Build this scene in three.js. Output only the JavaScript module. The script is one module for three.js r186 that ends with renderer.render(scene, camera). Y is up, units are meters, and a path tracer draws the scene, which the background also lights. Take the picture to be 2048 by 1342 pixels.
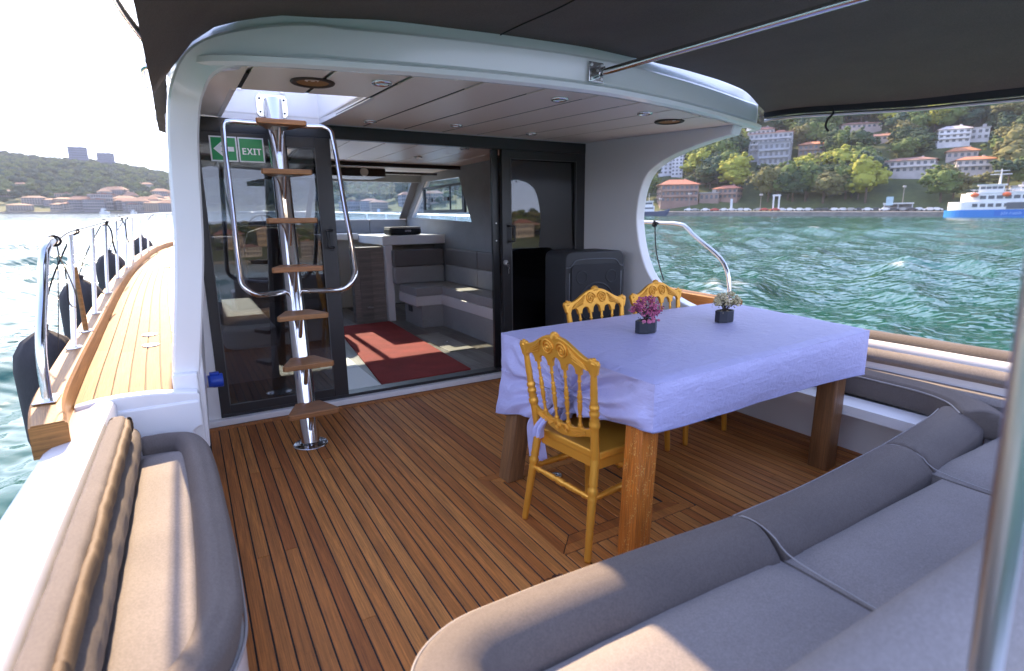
import * as THREE from 'three';
import { RoundedBoxGeometry } from 'three/addons/geometries/RoundedBoxGeometry.js';
import { mergeGeometries, toCreasedNormals, mergeVertices } from 'three/addons/utils/BufferGeometryUtils.js';
import { ImprovedNoise } from 'three/addons/math/ImprovedNoise.js';

// ---------------------------------------------------------------- camera, sky, sun, exposure
const scene = new THREE.Scene();
const camera = new THREE.PerspectiveCamera(62.88, 2048 / 1342, 0.05, 6000);
camera.matrixAutoUpdate = true;
{
  const m = new THREE.Matrix4().makeBasis(new THREE.Vector3(0.8632, -0.0118, 0.5048), new THREE.Vector3(0.1143, 0.9783, -0.1726), new THREE.Vector3(-0.4918, 0.2067, 0.8458));
  camera.quaternion.setFromRotationMatrix(m).normalize();
  camera.position.set(0, 1.4, 0);
}
camera.focus = 3.4;
camera.userData.fStop = 2.4;
const renderer = new THREE.WebGLRenderer({ antialias: true });
renderer.toneMapping = THREE.LinearToneMapping;
renderer.toneMappingExposure = 3.35;
renderer.shadowMap.enabled = true;
const SUN = new THREE.Vector3(0.004, 0.53, -0.848).normalize();
const sun = new THREE.DirectionalLight(0xffe0b8, 4.6);
sun.position.copy(SUN).multiplyScalar(60); sun.target.position.set(1.6, 0, -4); sun.position.add(sun.target.position);
sun.castShadow = true; sun.shadow.mapSize.set(4096, 4096); sun.shadow.radius = 1.1;
Object.assign(sun.shadow.camera, { left: -14, right: 14, top: 14, bottom: -14, near: 1, far: 140 });
scene.add(sun, sun.target);
{
  const W = 512, H = 256, d = new Float32Array(W * H * 4);
  const zen = [0.058, 0.14, 0.50], hor = [0.80, 0.93, 1.22];
  for (let j = 0; j < H; j++) {
    const el = ((j + 0.5) / H - 0.5) * Math.PI, sy = Math.sin(el), cy = Math.cos(el);
    for (let i = 0; i < W; i++) {
      const az = ((i + 0.5) / W - 0.5) * 2 * Math.PI, x = cy * Math.cos(az), z = cy * Math.sin(az);
      const th = Math.acos(Math.min(1, x * SUN.x + sy * SUN.y + z * SUN.z)) * 57.3;
      const t = Math.pow(Math.max(0, sy), 0.72), g = 1.6 * Math.exp(-th / 11) + 0.9 * Math.exp(-th / 30), o = (j * W + i) * 4;
      const lowHaze = 0.16 * Math.exp(-Math.max(0, sy) * 9);
      const glow = [1, 0.96, 0.9];
      for (let c = 0; c < 3; c++) d[o + c] = hor[c] * (1 - t) + zen[c] * t + g * glow[c] + lowHaze * [1, 0.98, 0.95][c];
      d[o + 3] = 1;
    }
  }
  const sky = new THREE.DataTexture(d, W, H, THREE.RGBAFormat, THREE.FloatType);
  sky.mapping = THREE.EquirectangularReflectionMapping; sky.magFilter = THREE.LinearFilter; sky.minFilter = THREE.LinearFilter; sky.needsUpdate = true;
  scene.background = sky; scene.environment = sky;
}
scene.fog = new THREE.FogExp2(0xdfe8f5, 0.00012);

// ---------------------------------------------------------------- helpers
const V = (x, y, z) => new THREE.Vector3(x, y, z);
const R2 = (x, y) => new THREE.Vector2(x, y);
function rng(s) { return () => { s |= 0; s = (s + 0x6d2b79f5) | 0; let t = Math.imul(s ^ (s >>> 15), 1 | s); t = (t + Math.imul(t ^ (t >>> 7), 61 | t)) ^ t; return ((t ^ (t >>> 14)) >>> 0) / 4294967296; }; }
const PN = new ImprovedNoise();
const lerp = (a, b, t) => a + (b - a) * t, clamp = (x, a, b) => Math.min(b, Math.max(a, x)), sst = (a, b, x) => { const t = clamp((x - a) / (b - a), 0, 1); return t * t * (3 - 2 * t); };
const LIN = (r, g, b) => new THREE.Color().setRGB(r, g, b);
const counts = {};
function numbered(n) { const k = counts[n] = (counts[n] ?? -1) + 1; return k ? n + '_' + String(k).padStart(3, '0') : n; }
function shade(o) { o.castShadow = true; o.receiveShadow = true; return o; }
function part(name, geo, mat, parent) { const m = shade(new THREE.Mesh(geo, mat)); m.name = name; parent.add(m); return m; }
const rebased = [];
function thing(name, label, category, group) {
  const o = new THREE.Group(); o.name = numbered(name); o.userData = { label, category }; if (group) o.userData.group = group; scene.add(o); rebased.push(o); return o;
}
function solo(name, geo, mat, label, category, group) {
  const o = shade(new THREE.Mesh(geo, mat)); o.name = numbered(name); o.userData = { label, category }; if (group) o.userData.group = group; scene.add(o); return o;
}
function struct(name, geo, mat, label) {
  const o = geo ? shade(new THREE.Mesh(geo, mat)) : new THREE.Group(); o.name = numbered(name); o.userData = { kind: 'structure', label, category: name.split('_').pop() }; scene.add(o); return o;
}
// geometry
function box(w, h, d, x = 0, y = 0, z = 0, r = 0) {
  const g = r > 0 ? new RoundedBoxGeometry(w, h, d, 2, Math.min(r, w / 2.01, h / 2.01, d / 2.01)) : new THREE.BoxGeometry(w, h, d);
  const u = g.attributes.uv, p = g.attributes.position, n = g.attributes.normal;
  for (let i = 0; i < p.count; i++) {
    const ax = Math.abs(n.getX(i)), ay = Math.abs(n.getY(i)), az = Math.abs(n.getZ(i));
    if (ay >= ax && ay >= az) u.setXY(i, p.getX(i), p.getZ(i)); else if (ax >= az) u.setXY(i, p.getZ(i), p.getY(i)); else u.setXY(i, p.getX(i), p.getY(i));
  }
  return g.translate(x, y, z);
}
const bb = (x0, x1, y0, y1, z0, z1, r = 0) => box(x1 - x0, y1 - y0, z1 - z0, (x0 + x1) / 2, (y0 + y1) / 2, (z0 + z1) / 2, r);
function strip(g) { g = g.index ? g.toNonIndexed() : g; for (const k of Object.keys(g.attributes)) if (!['position', 'normal', 'uv'].includes(k)) g.deleteAttribute(k); return g; }
function join(gs) { return mergeGeometries(gs.map(strip)); }
function tube(pts, r, seg = 0, rad = 10, closed = false, straight = false) {
  const c = straight ? new THREE.CurvePath() : new THREE.CatmullRomCurve3(pts, closed, 'centripetal');
  if (straight) for (let i = 1; i < pts.length; i++) c.add(new THREE.LineCurve3(pts[i - 1], pts[i]));
  return new THREE.TubeGeometry(c, seg || Math.max(8, pts.length * 6), r, rad, closed);
}
function rod(a, b, r0, r1 = r0, rad = 14) {
  const l = a.distanceTo(b), g = new THREE.CylinderGeometry(r1, r0, l, rad, 1);
  g.applyQuaternion(new THREE.Quaternion().setFromUnitVectors(V(0, 1, 0), b.clone().sub(a).normalize())); const m = a.clone().lerp(b, 0.5); return g.translate(m.x, m.y, m.z);
}
function lathe(prof, seg = 16) { return new THREE.LatheGeometry(prof.map(([r, y]) => R2(r, y)), seg); }
function alongY(g, a, b) { g.applyQuaternion(new THREE.Quaternion().setFromUnitVectors(V(0, 1, 0), b.clone().sub(a).normalize())); return g.translate(a.x, a.y, a.z); }
// grid of points [i][j] -> surface with uv in metres
function gridGeo(rows, { closeU = false, crease = 0, flip = false } = {}) {
  const n = rows.length, m = rows[0].length, pos = [], uv = [], idx = [];
  let ulen = [0]; for (let i = 1; i < n; i++) ulen.push(ulen[i - 1] + rows[i][0].distanceTo(rows[i - 1][0]));
  for (let i = 0; i < n; i++) { let v = 0; for (let j = 0; j < m; j++) { if (j) v += rows[i][j].distanceTo(rows[i][j - 1]); const p = rows[i][j]; pos.push(p.x, p.y, p.z); uv.push(ulen[i], v); } }
  for (let i = 0; i < n - 1; i++) for (let j = 0; j < m - 1; j++) { const a = i * m + j, b = a + 1, c = a + m, d = c + 1; flip ? idx.push(a, b, c, b, d, c) : idx.push(a, c, b, b, c, d); }
  const g = new THREE.BufferGeometry(); g.setAttribute('position', new THREE.Float32BufferAttribute(pos, 3)); g.setAttribute('uv', new THREE.Float32BufferAttribute(uv, 2)); g.setIndex(idx); g.computeVertexNormals();
  return crease ? toCreasedNormals(g, crease) : g;
}
// closed profile [[u,v]..] carried along path points; u to the side (T x up), v up
function sweep(profile, path, { up = V(0, 1, 0), round = 0, crease = 0.7, closed = true } = {}) {
  const prof = closed ? [...profile, profile[0]] : profile, rows = [];
  const cu = profile.reduce((s, p) => s + p[0], 0) / profile.length, cv = profile.reduce((s, p) => s + p[1], 0) / profile.length;
  const sect = (p, t, k) => { const s = t.clone().cross(up).normalize(), w = s.clone().cross(t).normalize(); return prof.map(([u, v]) => p.clone().addScaledVector(s, cu + (u - cu) * k).addScaledVector(w, cv + (v - cv) * k)); };
  const n = path.length, T = path.map((p, i) => path[Math.min(n - 1, i + 1)].clone().sub(path[Math.max(0, i - 1)]).normalize());
  rows.push(sect(path[0], T[0], 0.001));
  if (round) for (const [d, k] of [[0, 0.80], [0.12, 0.9], [0.4, 0.975]]) rows.push(sect(path[0].clone().addScaledVector(T[0], d * round), T[0], k));
  for (let i = 0; i < n; i++) rows.push(sect(i === 0 && round ? path[0].clone().addScaledVector(T[0], round) : i === n - 1 && round ? path[i].clone().addScaledVector(T[i], -round) : path[i], T[i], 1));
  if (round) for (const [d, k] of [[0.4, 0.975], [0.12, 0.9], [0, 0.80]]) rows.push(sect(path[n - 1].clone().addScaledVector(T[n - 1], -d * round), T[n - 1], k));
  rows.push(sect(path[n - 1], T[n - 1], 0.001));
  return gridGeo(rows, { crease });
}
function smoothPath(pts, n) { return new THREE.CatmullRomCurve3(pts, false, 'centripetal').getSpacedPoints(n); }
function shapeOf(pts, holes = []) { const s = new THREE.Shape(pts.map(([x, y]) => R2(x, y))); for (const h of holes) s.holes.push(new THREE.Path(h.map(([x, y]) => R2(x, y)))); return s; }
function extr(shape, depth, bevel = 0, seg = 2) { return new THREE.ExtrudeGeometry(shape, { depth, bevelEnabled: bevel > 0, bevelSize: bevel, bevelThickness: bevel, bevelOffset: -bevel, bevelSegments: seg, curveSegments: 8 }); }
// textures
function tex(w, h, fn, { srgb = true, rep = [1, 1] } = {}) {
  const d = new Uint8Array(w * h * 4);
  for (let j = 0; j < h; j++) for (let i = 0; i < w; i++) { const c = fn(i / w, j / h, i, j), o = (j * w + i) * 4; if (typeof c === 'number') d[o] = d[o + 1] = d[o + 2] = clamp(c, 0, 1) * 255; else for (let k = 0; k < 3; k++) d[o + k] = clamp(c[k], 0, 1) * 255; d[o + 3] = 255; }
  const t = new THREE.DataTexture(d, w, h, THREE.RGBAFormat); t.wrapS = t.wrapT = THREE.RepeatWrapping; t.magFilter = THREE.LinearFilter; t.minFilter = THREE.LinearMipmapLinearFilter; t.repeat.set(...rep);
  if (srgb) t.colorSpace = THREE.SRGBColorSpace; t.needsUpdate = true; return t;
}
const hashes = (() => { const r = rng(77), a = new Float32Array(65536); for (let i = 0; i < 65536; i++) a[i] = r(); return a; })();
function vn(x, y, px, py, s = 0) { // periodic value noise
  const xi = Math.floor(x), yi = Math.floor(y), fx = x - xi, fy = y - yi, u = fx * fx * (3 - 2 * fx), v = fy * fy * (3 - 2 * fy);
  const h = (a, b) => hashes[((((a % px) + px) % px) * 131 + (((b % py) + py) % py) * 1777 + s * 7919) & 65535];
  return lerp(lerp(h(xi, yi), h(xi + 1, yi), u), lerp(h(xi, yi + 1), h(xi + 1, yi + 1), u), v);
}
function fbm(u, v, px, py, oct = 4, s = 0) { let a = 0, w = 0.5, t = 0; for (let k = 0; k < oct; k++) { a += w * vn(u * px, v * py, px, py, s + k); t += w; px *= 2; py *= 2; w *= 0.5; } return a / t; }
const MS = (o) => new THREE.MeshStandardMaterial(o), MP = (o) => new THREE.MeshPhysicalMaterial(o);
const seaY = (x, z) => -0.95 - 0.00184 * x - 0.018 * z;

// ---------------------------------------------------------------- materials
const grainTex = tex(1024, 256, (u, v) => {
  const w = fbm(u, v, 3, 10, 3, 5), g = fbm(u + 0.02 * w, v, 6, 90, 3, 1), f = fbm(u, v, 24, 256, 2, 9), p = vn(u * 40, v * 256, 40, 256, 3) > 0.93 ? 0.1 : 0;
  const k = 0.5 + 0.5 * (0.5 * g + 0.3 * w + 0.2 * f) * 1.35 - p; return [k, k * 0.985, k * 0.96];
}, { rep: [1 / 0.9, 1 / 0.25] });
const grainBump = tex(512, 256, (u, v) => fbm(u, v, 6, 110, 3, 2), { srgb: false, rep: [1 / 0.6, 1 / 0.2] });
const stainTex = tex(512, 512, (u, v) => { const a = fbm(u, v, 6, 6, 5, 21), b = fbm(u, v, 28, 28, 3, 31); return 0.72 + 0.22 * a + 0.12 * b; }, { rep: [1 / 1.3, 1 / 1.3] });
const weaveBump = tex(256, 256, (u, v, i, j) => 0.5 + 0.22 * Math.sin(i * Math.PI / 4) * Math.sin(j * Math.PI / 4) + 0.3 * (fbm(u, v, 32, 32, 3, 4) - 0.5), { srgb: false, rep: [1 / 0.06, 1 / 0.06] });
const weaveMap = tex(512, 512, (u, v, i, j) => 0.78 + 0.25 * (0.72 * fbm(u, v, 170, 170, 2, 6) + 0.28 * fbm(u, v, 4, 4, 4, 8)) , { rep: [1 / 0.5, 1 / 0.5] });
const softBump = tex(512, 512, (u, v) => fbm(u, v, 4, 4, 5, 12), { srgb: false, rep: [1 / 0.8, 1 / 0.8] });
const teakCol = [[0.66, 0.24, 0.048], [0.58, 0.196, 0.036], [0.74, 0.295, 0.066], [0.63, 0.224, 0.044], [0.50, 0.16, 0.03], [0.69, 0.262, 0.054]];
const teak = teakCol.map((c) => MP({ color: LIN(...c), map: grainTex, roughness: 0.62, bumpMap: grainBump, bumpScale: 0.0006 }));
const sideTeak = [[0.38, 0.21, 0.085], [0.33, 0.17, 0.066], [0.42, 0.24, 0.10]].map((c) => MP({ color: LIN(...c), map: grainTex, roughness: 0.7, specularIntensity: 0.4, bumpMap: grainBump, bumpScale: 0.0005 }));
const varnish = MP({ color: LIN(0.40, 0.19, 0.056), map: grainTex, roughness: 0.6, specularIntensity: 0.5, clearcoat: 0.08, clearcoatRoughness: 0.3 });
const caulk = MS({ color: LIN(0.012, 0.012, 0.013), roughness: 0.75 });
const gel = MP({ color: LIN(0.80, 0.795, 0.79), roughness: 0.28, clearcoat: 0.5, clearcoatRoughness: 0.08 });
const gelSoft = MS({ color: LIN(0.78, 0.77, 0.76), roughness: 0.5 });
const panelMat = MP({ color: LIN(0.88, 0.79, 0.69), roughness: 0.38 });
const steel = MP({ color: LIN(0.72, 0.71, 0.70), metalness: 1, roughness: 0.13 });
const steelDull = MP({ color: LIN(0.55, 0.54, 0.53), metalness: 1, roughness: 0.32 });
const blackPlastic = MP({ color: LIN(0.014, 0.014, 0.016), roughness: 0.42 });
const blackMatte = MS({ color: LIN(0.02, 0.02, 0.021), roughness: 0.8 });
const frameMat = MP({ color: LIN(0.030, 0.028, 0.028), roughness: 0.38, bumpMap: grainBump, bumpScale: 0.0002 });
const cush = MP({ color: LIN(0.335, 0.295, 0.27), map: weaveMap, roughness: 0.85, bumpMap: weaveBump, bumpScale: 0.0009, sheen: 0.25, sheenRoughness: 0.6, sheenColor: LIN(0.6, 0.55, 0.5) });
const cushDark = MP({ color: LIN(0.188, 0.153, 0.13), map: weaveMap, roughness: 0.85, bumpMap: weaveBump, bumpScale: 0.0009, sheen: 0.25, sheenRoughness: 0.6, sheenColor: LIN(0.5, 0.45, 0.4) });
const piping = MS({ color: LIN(0.36, 0.33, 0.31), roughness: 0.7 });
const gold = MP({ color: LIN(0.78, 0.37, 0.045), metalness: 0.5, roughness: 0.33, bumpMap: softBump, bumpScale: 0.0008 });
const canvasMat = MS({ color: LIN(0.15, 0.122, 0.104), map: weaveMap, roughness: 0.9, bumpMap: weaveBump, bumpScale: 0.001 });
const glassDoor = MP({ color: LIN(0.40, 0.41, 0.43), transmission: 1, thickness: 0, roughness: 0.012, ior: 1.75 });
const glassWin = MP({ color: LIN(0.80, 0.90, 0.98), transmission: 1, thickness: 0, roughness: 0.01, ior: 1.45 });
const greyVinyl = MP({ color: LIN(0.40, 0.38, 0.365), map: weaveMap, roughness: 0.6, bumpMap: weaveBump, bumpScale: 0.0006 });
const darkVinyl = MP({ color: LIN(0.17, 0.155, 0.145), map: weaveMap, roughness: 0.6, bumpMap: weaveBump, bumpScale: 0.0006 });
const upholster = MP({ color: LIN(0.29, 0.285, 0.28), map: weaveMap, roughness: 0.75, bumpMap: weaveBump, bumpScale: 0.0006 });
const ropeMat = MS({ color: LIN(0.018, 0.017, 0.018), roughness: 0.9 });

// ================================================================ the aft deck
const rd = rng(11);
function plankGeo(x0, x1, z0, z1, top, h, r = 0.0016) {
  const s = [[x0, top - h], [x1, top - h], [x1, top - r], [x1 - r, top], [x0 + r, top], [x0, top - r]];
  const pos = [], uv = [], ou = rd() * 7, ov = rd() * 3; const tri = (a, b, c) => { for (const p of [a, b, c]) { pos.push(...p); uv.push(p[2] + ou, p[0] + p[1] + ov); } };
  for (let i = 0; i < 6; i++) { const [ax, ay] = s[i], [bx, by] = s[(i + 1) % 6]; tri([ax, ay, z0], [ax, ay, z1], [bx, by, z1]); tri([ax, ay, z0], [bx, by, z1], [bx, by, z0]); }
  for (let i = 1; i < 5; i++) { tri([...s[0], z1], [...s[i], z1], [...s[i + 1], z1]); tri([...s[0], z0], [...s[i + 1], z0], [...s[i], z0]); }
  const g = new THREE.BufferGeometry(); g.setAttribute('position', new THREE.Float32BufferAttribute(pos, 3)); g.setAttribute('uv', new THREE.Float32BufferAttribute(uv, 2)); 
  g.computeVertexNormals(); return g;
}
function flipIfNeeded(g) { return g; }
{
  const deck = struct('deck_floor', bb(-0.6, 4.0, -0.12, -0.0025, -4.4, 1.2), caulk, 'teak plank deck with black seams');
  const PITCH = 0.0571, W = PITCH - 0.0062, X0 = -0.012, hx0 = 1.232, hx1 = 2.03, hz0 = -2.525, hz1 = -1.705;
  const mat = () => teak[Math.floor(rd() * teak.length)];
  for (let k = 0; k < 59; k++) {
    const x0 = X0 + k * PITCH, x1 = x0 + W; const cuts = [];
    const spans = x1 > hx0 + 0.01 && x0 < hx1 - 0.01 ? [[-4.105, hz0 - 0.004], [hz1 + 0.004, 0.9]] : [[-4.105, 0.9]];
    for (const [a, b] of spans) {
      let z = a; const jn = [];
      if (k < 9) { const fixed = { 3: -3.26, 5: -3.26, 4: -2.36, 2: -2.36, 7: -1.76 }; if (fixed[k]) jn.push(fixed[k]); }
      else if (b - a > 2 && rd() < 0.4) jn.push(lerp(a + 0.7, b - 0.9, rd()));
      for (const j of [...jn, b]) { if (j - z > 0.05) part('plank', plankGeo(x0, Math.min(x1, 3.4), z + 0.0015, j - 0.0015, (rd() - 0.5) * 0.0008, 0.02), mat(), deck); z = j; }
    }
  }
  part('margin_board', plankGeo(-0.03, 3.4, -4.172, -4.109, 0.001, 0.02), teak[3], deck);
  // hatch set into the planking: mitred frame boards and its own planks
  const fw = 0.052, ring = (i) => [hx0 + i * (fw + 0.003), hx1 - i * (fw + 0.003), hz0 + i * (fw + 0.003), hz1 - i * (fw + 0.003)];
  for (let i = 0; i < 2; i++) {
    const [a, b, c, d] = ring(i), q = (pts) => { const g = extr(shapeOf(pts.map(([x, z]) => [x, -z])), 0.018, 0.0012, 1); g.rotateX(-Math.PI / 2); g.translate(0, -0.018, 0); const u = g.attributes.uv; for (let n = 0; n < u.count; n++) u.setXY(n, u.getY(n), u.getX(n)); return g; };
    part('hatch_board', q([[a + 0.003, d], [b - 0.003, d], [b - fw, d - fw], [a + fw, d - fw]]), teak[(i + 3) % 6], deck);
    part('hatch_board', q([[a + 0.003, c], [a + fw, c + fw], [b - fw, c + fw], [b - 0.003, c]]), teak[(i + 1) % 6], deck);
    part('hatch_board', q([[a, c + 0.003], [a, d - 0.003], [a + fw - 0.003, d - fw - 0.003], [a + fw - 0.003, c + fw + 0.003]]), teak[(i + 4) % 6], deck);
    part('hatch_board', q([[b, c + 0.003], [b - fw + 0.003, c + fw + 0.003], [b - fw + 0.003, d - fw - 0.003], [b, d - 0.003]]), teak[i], deck);
  }
  const [a, b, c, d] = ring(2); for (let x = a + 0.003, k = 0; x < b - 0.02; x += PITCH, k++) part('plank', plankGeo(x, Math.min(x + W, b - 0.003), c + 0.003, d - 0.003, 0.0002, 0.02), mat(), deck);
  const dr = thing('deck_ring', 'round steel lift ring sunk in the hatch under the table', 'deck fitting');
  part('cup', new THREE.TorusGeometry(0.026, 0.006, 8, 24).rotateX(Math.PI / 2).translate(1.63, 0.003, -2.33), steelDull, dr);
  part('plate', new THREE.CylinderGeometry(0.024, 0.024, 0.003, 20).translate(1.63, 0.002, -2.33), steel, dr);
  part('finger_ring', new THREE.TorusGeometry(0.014, 0.003, 6, 18).rotateX(Math.PI / 2).translate(1.634, 0.006, -2.33), steelDull, dr);
}
// ================================================================ cabin end: sill, walls with arches, roof
const DZ = -4.25;                                   // plane of the glass doors
const ceilY = (z) => 2.075 - 0.0447 * (z + 4.25);
struct('cabin_sill', bb(-0.02, 3.36, 0, 0.045, -4.42, -4.176, 0.008), gelSoft, 'white moulded sill under the glass doors');
{
  // starboard wall with its big arched opening, seen in profile (z, y)
  const arch = [[-2.36, 1.975], [-2.51, 1.958], [-2.72, 1.94], [-2.93, 1.912], [-3.14, 1.87], [-3.30, 1.82], [-3.42, 1.75], [-3.49, 1.64], [-3.525, 1.5], [-3.53, 1.38], [-3.50, 1.22], [-3.45, 1.08], [-3.375, 0.955], [-3.27, 0.86], [-3.12, 0.795], [-2.9, 0.73], [-2.6, 0.70]];
  const ax = smoothPath(arch.map(([z, y]) => V(0, y, z)), 60).map((p) => [p.z, p.y]);
  const outline = [[-9.6, 0.3], [-9.6, 1.2], [-9.25, 1.4], [-8.5, 2.2], [-2.60, 2.06], ...ax.filter(([z, y]) => z < -2.61 || y < 1), [-2.6, 0.3]];
  const win2 = [[-6.2, 1.25], [-6.2, 1.88], [-4.75, 1.9], [-4.75, 1.25]];
  const win = [[-9.0, 1.44], [-8.25, 2.0], [-6.98, 1.985], [-6.6, 1.36]];
  const mk = (x, dir, t, ol = outline) => { const g = extr(shapeOf(ol, ol === outline ? [win] : [win, win2]), t, 0.012, 3); g.rotateY(-Math.PI / 2); if (dir > 0) g.translate(t, 0, 0); return g.translate(x, 0, 0); };
  const lean = (g) => { const p = g.attributes.position; for (let i = 0; i < p.count; i++) p.setX(i, p.getX(i) + 0.096 * Math.max(0, p.getY(i) - 0.6)); return g; };
  // extr lies in (z,y): shape x -> world z
  struct('cabin_wall_starboard', mk(3.285, 1, 0.07), gel, 'white cabin side wall with an arched opening');
  struct('cabin_wall_port', lean(mk(-0.066, 1, 0.04, [...outline.slice(0, 4), [-2.95, 2.07], ...ax.filter(([z]) => z < -2.97), [-3.0, 0.3]])), gel, 'white cabin side wall beside the side deck');
}
{
  // overhanging roof: plan outline, thick slab with a stair hatch
  const rear = []; for (const [x, z] of [[0.035, -3.05], [0.06, -2.78], [0.12, -2.62], [0.25, -2.52], [0.65, -2.385], [1.2, -2.27], [1.8, -2.235], [2.4, -2.33], [2.9, -2.46], [3.3, -2.585], [3.50, -2.645], [3.63, -2.71], [3.67, -2.79]]) rear.push(V(x, 0, z));
  const rc = smoothPath(rear, 40), pts = [[0.03, -8.4], [0.03, -3.2], ...rc.map((p) => [p.x, p.z]), [3.62, -2.88], [3.50, -2.98], [3.45, -8.4]];
  const hole = [[0.285, -4.235], [0.285, -3.12], [0.885, -3.0], [0.905, -4.235]];
  const sh = shapeOf(pts.map(([x, z]) => [x, -z]), [hole.map(([x, z]) => [x, -z])]);
  const g = extr(sh, 0.17, 0.018, 3).rotateX(-Math.PI / 2);
  const shear = (g) => { const p = g.attributes.position; for (let i = 0; i < p.count; i++) p.setY(i, p.getY(i) + ceilY(p.getZ(i)) + 0.045 ); g.computeVertexNormals(); return g; };
  struct('roof', shear(g), gel, 'white overhanging roof with a curved rear edge');
  // lower lip of the rear edge
  const lip = sweep([[-0.035, -0.03], [0.004, -0.036], [0.022, -0.026], [0.026, -0.006], [-0.005, 0.004], [-0.035, 0.004]], rc.map((p) => V(p.x, ceilY(p.z) + 0.034 , p.z + 0.01)), { crease: 0.5 });
  struct('roof_lip', lip, gel, 'rounded lower lip along the rear edge of the roof');
  // port corner where the roof turns down into the side wall
  const fas = rc.filter((p) => p.x > 0.3).reverse().filter((p, i) => i % 2 === 0).map((p) => V(p.x, ceilY(p.z) + 0.098, p.z - 0.002));
  const q = smoothPath([...fas, V(0.15, 2.025, -2.585), V(0.075, 1.93, -2.70), V(0.045, 1.8, -2.80), V(0.032, 1.65, -2.87), V(0.01, 1.3, -2.94), V(-0.03, 0.98, -2.98), V(-0.07, 0.70, -3.02), V(-0.08, 0.58, -3.03)], 150);
  struct('roof_fascia', sweep([[-0.052, -0.10], [-0.056, 0.006], [-0.048, 0.015], [0.05, 0.02], [0.06, 0.014], [0.066, -0.10]], q, { up: V(0, 0, 1), crease: 0.45 }), gel, 'white roof edge band curving down into the port corner post');
  struct('wall_return', bb(-0.03, 0.07, 0.0, 2.11, -4.30, -4.234), gelSoft, 'white strip of wall beside the glass panel');
  // ceiling panels between dark seams, cut round the hatch
  const seams = [0.06, 0.30, 0.60, 0.905, 1.215, 1.525, 1.84, 2.15, 2.47, 2.80, 3.28];
  const ceil = struct('ceiling', null, null, 'panelled ceiling of the overhang');
  part('backing', (() => { const s = shear(extr(shapeOf([[0.05, 4.24], [0.05, 2.75], [1.8, 2.42], [3.28, 2.75], [3.28, 4.24]].map(([a, b]) => [a, b]), [[[0.28, 4.24 - 0.001], [0.28, 3.1], [0.9, 3.0], [0.91, 4.24 - 0.001]]]), 0.004).rotateX(-Math.PI / 2)); return s.translate(0, -0.0342, 0); })(), caulk, ceil);
  const rearAt = (x) => { let b = rc[0]; for (const p of rc) if (Math.abs(p.x - x) < Math.abs(b.x - x)) b = p; return b.z; };
  for (let i = 0; i < seams.length - 1; i++) {
    const x0 = seams[i] + 0.0095, x1 = seams[i + 1] - 0.0095; const spans = [];
    const zr = (x) => rearAt(x) - 0.055;
    if (x1 > 0.31 && x0 < 0.9) spans.push([(x) => -2.99 - (0.12 * (0.9 - x)) / 0.6, zr]); else spans.push([() => -4.232, zr]);
    for (const [za, zb] of spans) {
      const rows = []; const pts = []; for (let k = 0; k <= 6; k++) { const x = lerp(x0, x1, k / 6); pts.push([x, -zb(x)]); } for (let k = 6; k >= 0; k--) { const x = lerp(x0, x1, k / 6); pts.push([x, -za(x)]); }
      part('panel', shear(extr(shapeOf(pts), 0.004, 0.001, 1).rotateX(-Math.PI / 2)).translate(0, -0.036, 0), panelMat, ceil);
    }
  }
  // hatch coaming up through the roof
  const hc = struct('hatch_coaming', null, null, 'white coaming of the stair hatch in the roof');
  part('coaming_board', bb(0.27, 0.92, 2.05, 2.345, -4.262, -4.238), gelSoft, hc);
  const cb = (x0, x1, zr) => { const g = extr(shapeOf([[-4.236, ceilY(-4.236) + 0.004], [zr, ceilY(zr) + 0.004], [zr, 2.3], [-4.236, 2.34]]), x1 - x0, 0); g.rotateY(-Math.PI / 2); return g.translate(x1, 0, 0); };
  part('coaming_board', cb(0.262, 0.284, -3.12), gelSoft, hc);
  part('coaming_board', cb(0.906, 0.926, -3.0), gelSoft, hc);
  part('seal_strip', bb(0.3, 0.89, 2.285, 2.292, -4.236, -4.231), blackMatte, hc);
  for (const x of [0.40, 0.66]) part('hinge', bb(x, x + 0.03, 2.255, 2.30, -4.236, -4.226), steelDull, hc);
}
const seatOnCeil = (z, x) => ceilY(z) + 0.007 ;
[[0.828, -2.55, 'beside the ceiling speaker near the stair hatch'], [1.721, -2.45, 'nearest to the middle of the rear roof edge'], [2.411, -2.56, 'beside the ceiling speaker over the table'], [1.162, -3.872, 'near the top of the steel ladder'], [1.739, -3.74, 'over the open doorway'], [2.444, -3.859, 'over the sliding door']].forEach(([x, z, w]) => {
  const t = thing('downlight', 'small round chrome downlight ' + w, 'ceiling light', 'downlights in the overhang'), y = seatOnCeil(z, x);
  part('ring', new THREE.TorusGeometry(0.037, 0.009, 8, 28).rotateX(Math.PI / 2).translate(x, y - 0.004, z), steel, t);
  part('lens', new THREE.CylinderGeometry(0.031, 0.031, 0.004, 20).translate(x, y - 0.001, z), MP({ color: LIN(0.5, 0.5, 0.52), roughness: 0.15 }), t);
});
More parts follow.
